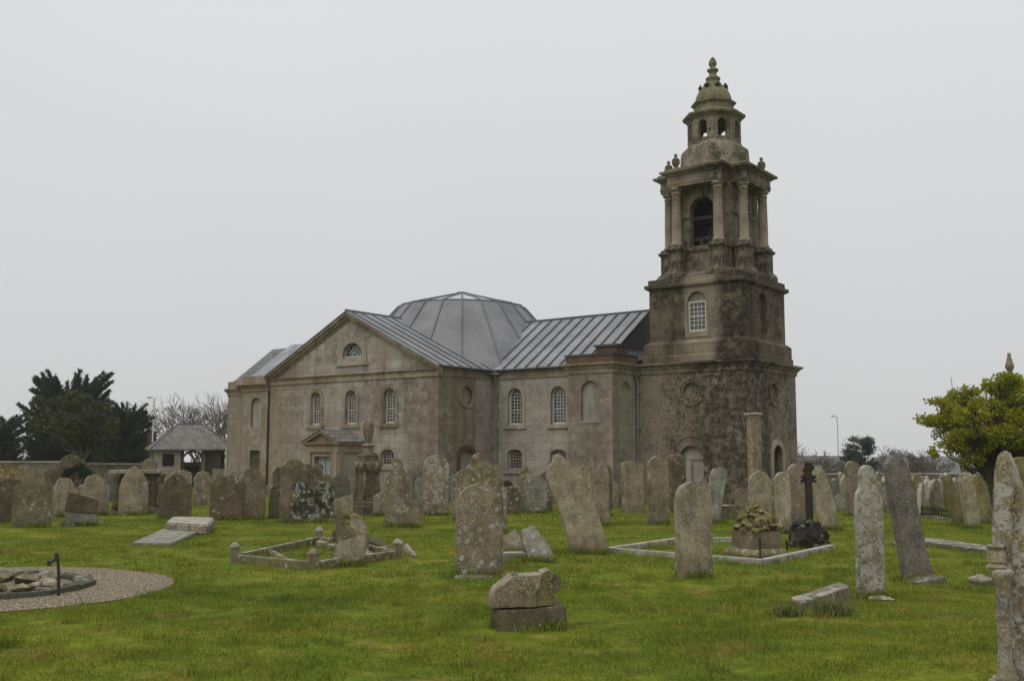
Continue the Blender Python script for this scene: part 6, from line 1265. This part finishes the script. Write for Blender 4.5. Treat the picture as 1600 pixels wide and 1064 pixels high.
def clear(xy):
    d = np.hypot(xy[:, 0] - GC.x, xy[:, 1] - GC.y); return xy[d > 2.56]
def clump(xy, seed):
    """longer and shorter patches of sward"""
    f = 0.5 + 0.5 * np.sin(xy[:, 0] * 1.3 + 2 * np.sin(xy[:, 1] * 0.9 + seed)) * np.sin(xy[:, 1] * 1.7 + 1.5 * np.sin(xy[:, 0] * 1.1)); g_ = np.sin(xy[:, 0] * 4.1 + 3 * np.sin(xy[:, 1] * 2.3)) * np.sin(xy[:, 1] * 3.7 + 2 * np.sin(xy[:, 0] * 2.9)); return np.clip(0.45 + 0.85 * f + 0.3 * g_, 0.3, 2)
a = clear(scatter(450000, 6.0, 15.5, 1)); blades('short uneven lawn grass in the foreground', a, 0.046 * clump(a, 1), 0.0075, 1)
a = clear(scatter(350000, 15.5, 30, 2)); blades('short lawn grass among the nearer gravestones', a, 0.043 * clump(a, 1), 0.013, 2)
a = clear(scatter(200000, 30, 58, 3)); blades('lawn grass around the far gravestones', a, 0.05 * clump(a, 1), 0.026, 3)
# taller tufts
r = np.random.default_rng(8); cs = scatter(650, 8, 22, 9); a = np.concatenate([np.stack([r.normal(c_[0], 0.09, 60), r.normal(c_[1], 0.09, 60)], 1) for c_ in cs]); a = clear(a); blades('coarser tufts dotted over the lawn', a, 0.12, 0.007, 8, lean=0.9)
for (px_, py_, w_, lab, h_) in ((1300, 962, 0.16, 'dry dark tuft of long grass spilling below the half buried slab', 0.22), (1230, 962, 0.13, 'smaller dark tuft of long grass at the low end of the half buried slab', 0.15)):
    c_ = at(px_, py_); a = np.stack([r.normal(c_.x, w_ * 0.8, 260), r.normal(c_.y, w_ * 0.5, 260)], 1); o = blades(lab, a, h_, 0.011, 12 + px_, 'grass_tuft', 1.1, 'tuft'); del o['kind']; tag(o, lab, 'grass tuft')
# longer grass at the foot of the stones
pts = []
for o in list(bpy.data.objects):
    if o.parent is None and o.name.split('.')[0] in ('headstone', 'broken_headstone', 'fallen_slab', 'tomb_fragment', 'kerb_block', 'broken_slab') and o.type == 'MESH' and o.location.y < 34 and o.location.y > 5:
        bb = [o.matrix_basis @ Vector(c_) for c_ in o.bound_box]; lo = sorted(bb, key=lambda q: q.z)[:4]; A_, B_ = min(lo, key=lambda q: q.x), max(lo, key=lambda q: q.x)
        L_ = (B_ - A_).length; n = int(380 * max(0.5, L_))
        for _ in range(n):
            t = random.random(); q = A_.lerp(B_, t); pts.append((q.x + random.gauss(0, 0.03), o.location.y + random.gauss(-0.05, 0.05) + (q.y - o.location.y) * 0.6))
a = np.array(pts); blades('longer grass left by the mower at the foot of the stones', a, 0.15, 0.012, 31, lean=0.8)

# ------------------------------------------------------------------ misty air
mh = bpy.data.materials.new('misty_air'); mh.use_nodes = True; t_ = mh.node_tree; t_.nodes.clear(); ou = t_.nodes.new('ShaderNodeOutputMaterial'); pv = t_.nodes.new('ShaderNodeVolumePrincipled')
pv.inputs['Color'].default_value = (0.97, 0.98, 1.0, 1); pv.inputs['Density'].default_value = 0.0004; pv.inputs['Anisotropy'].default_value = 0.2; t_.links.new(pv.outputs[0], ou.inputs['Volume'])
mb = MB(); mb.box((-440, -120, -16), (440, 480, 20)); hz = mb.build('haze', mh); tag(hz, kind='stuff')
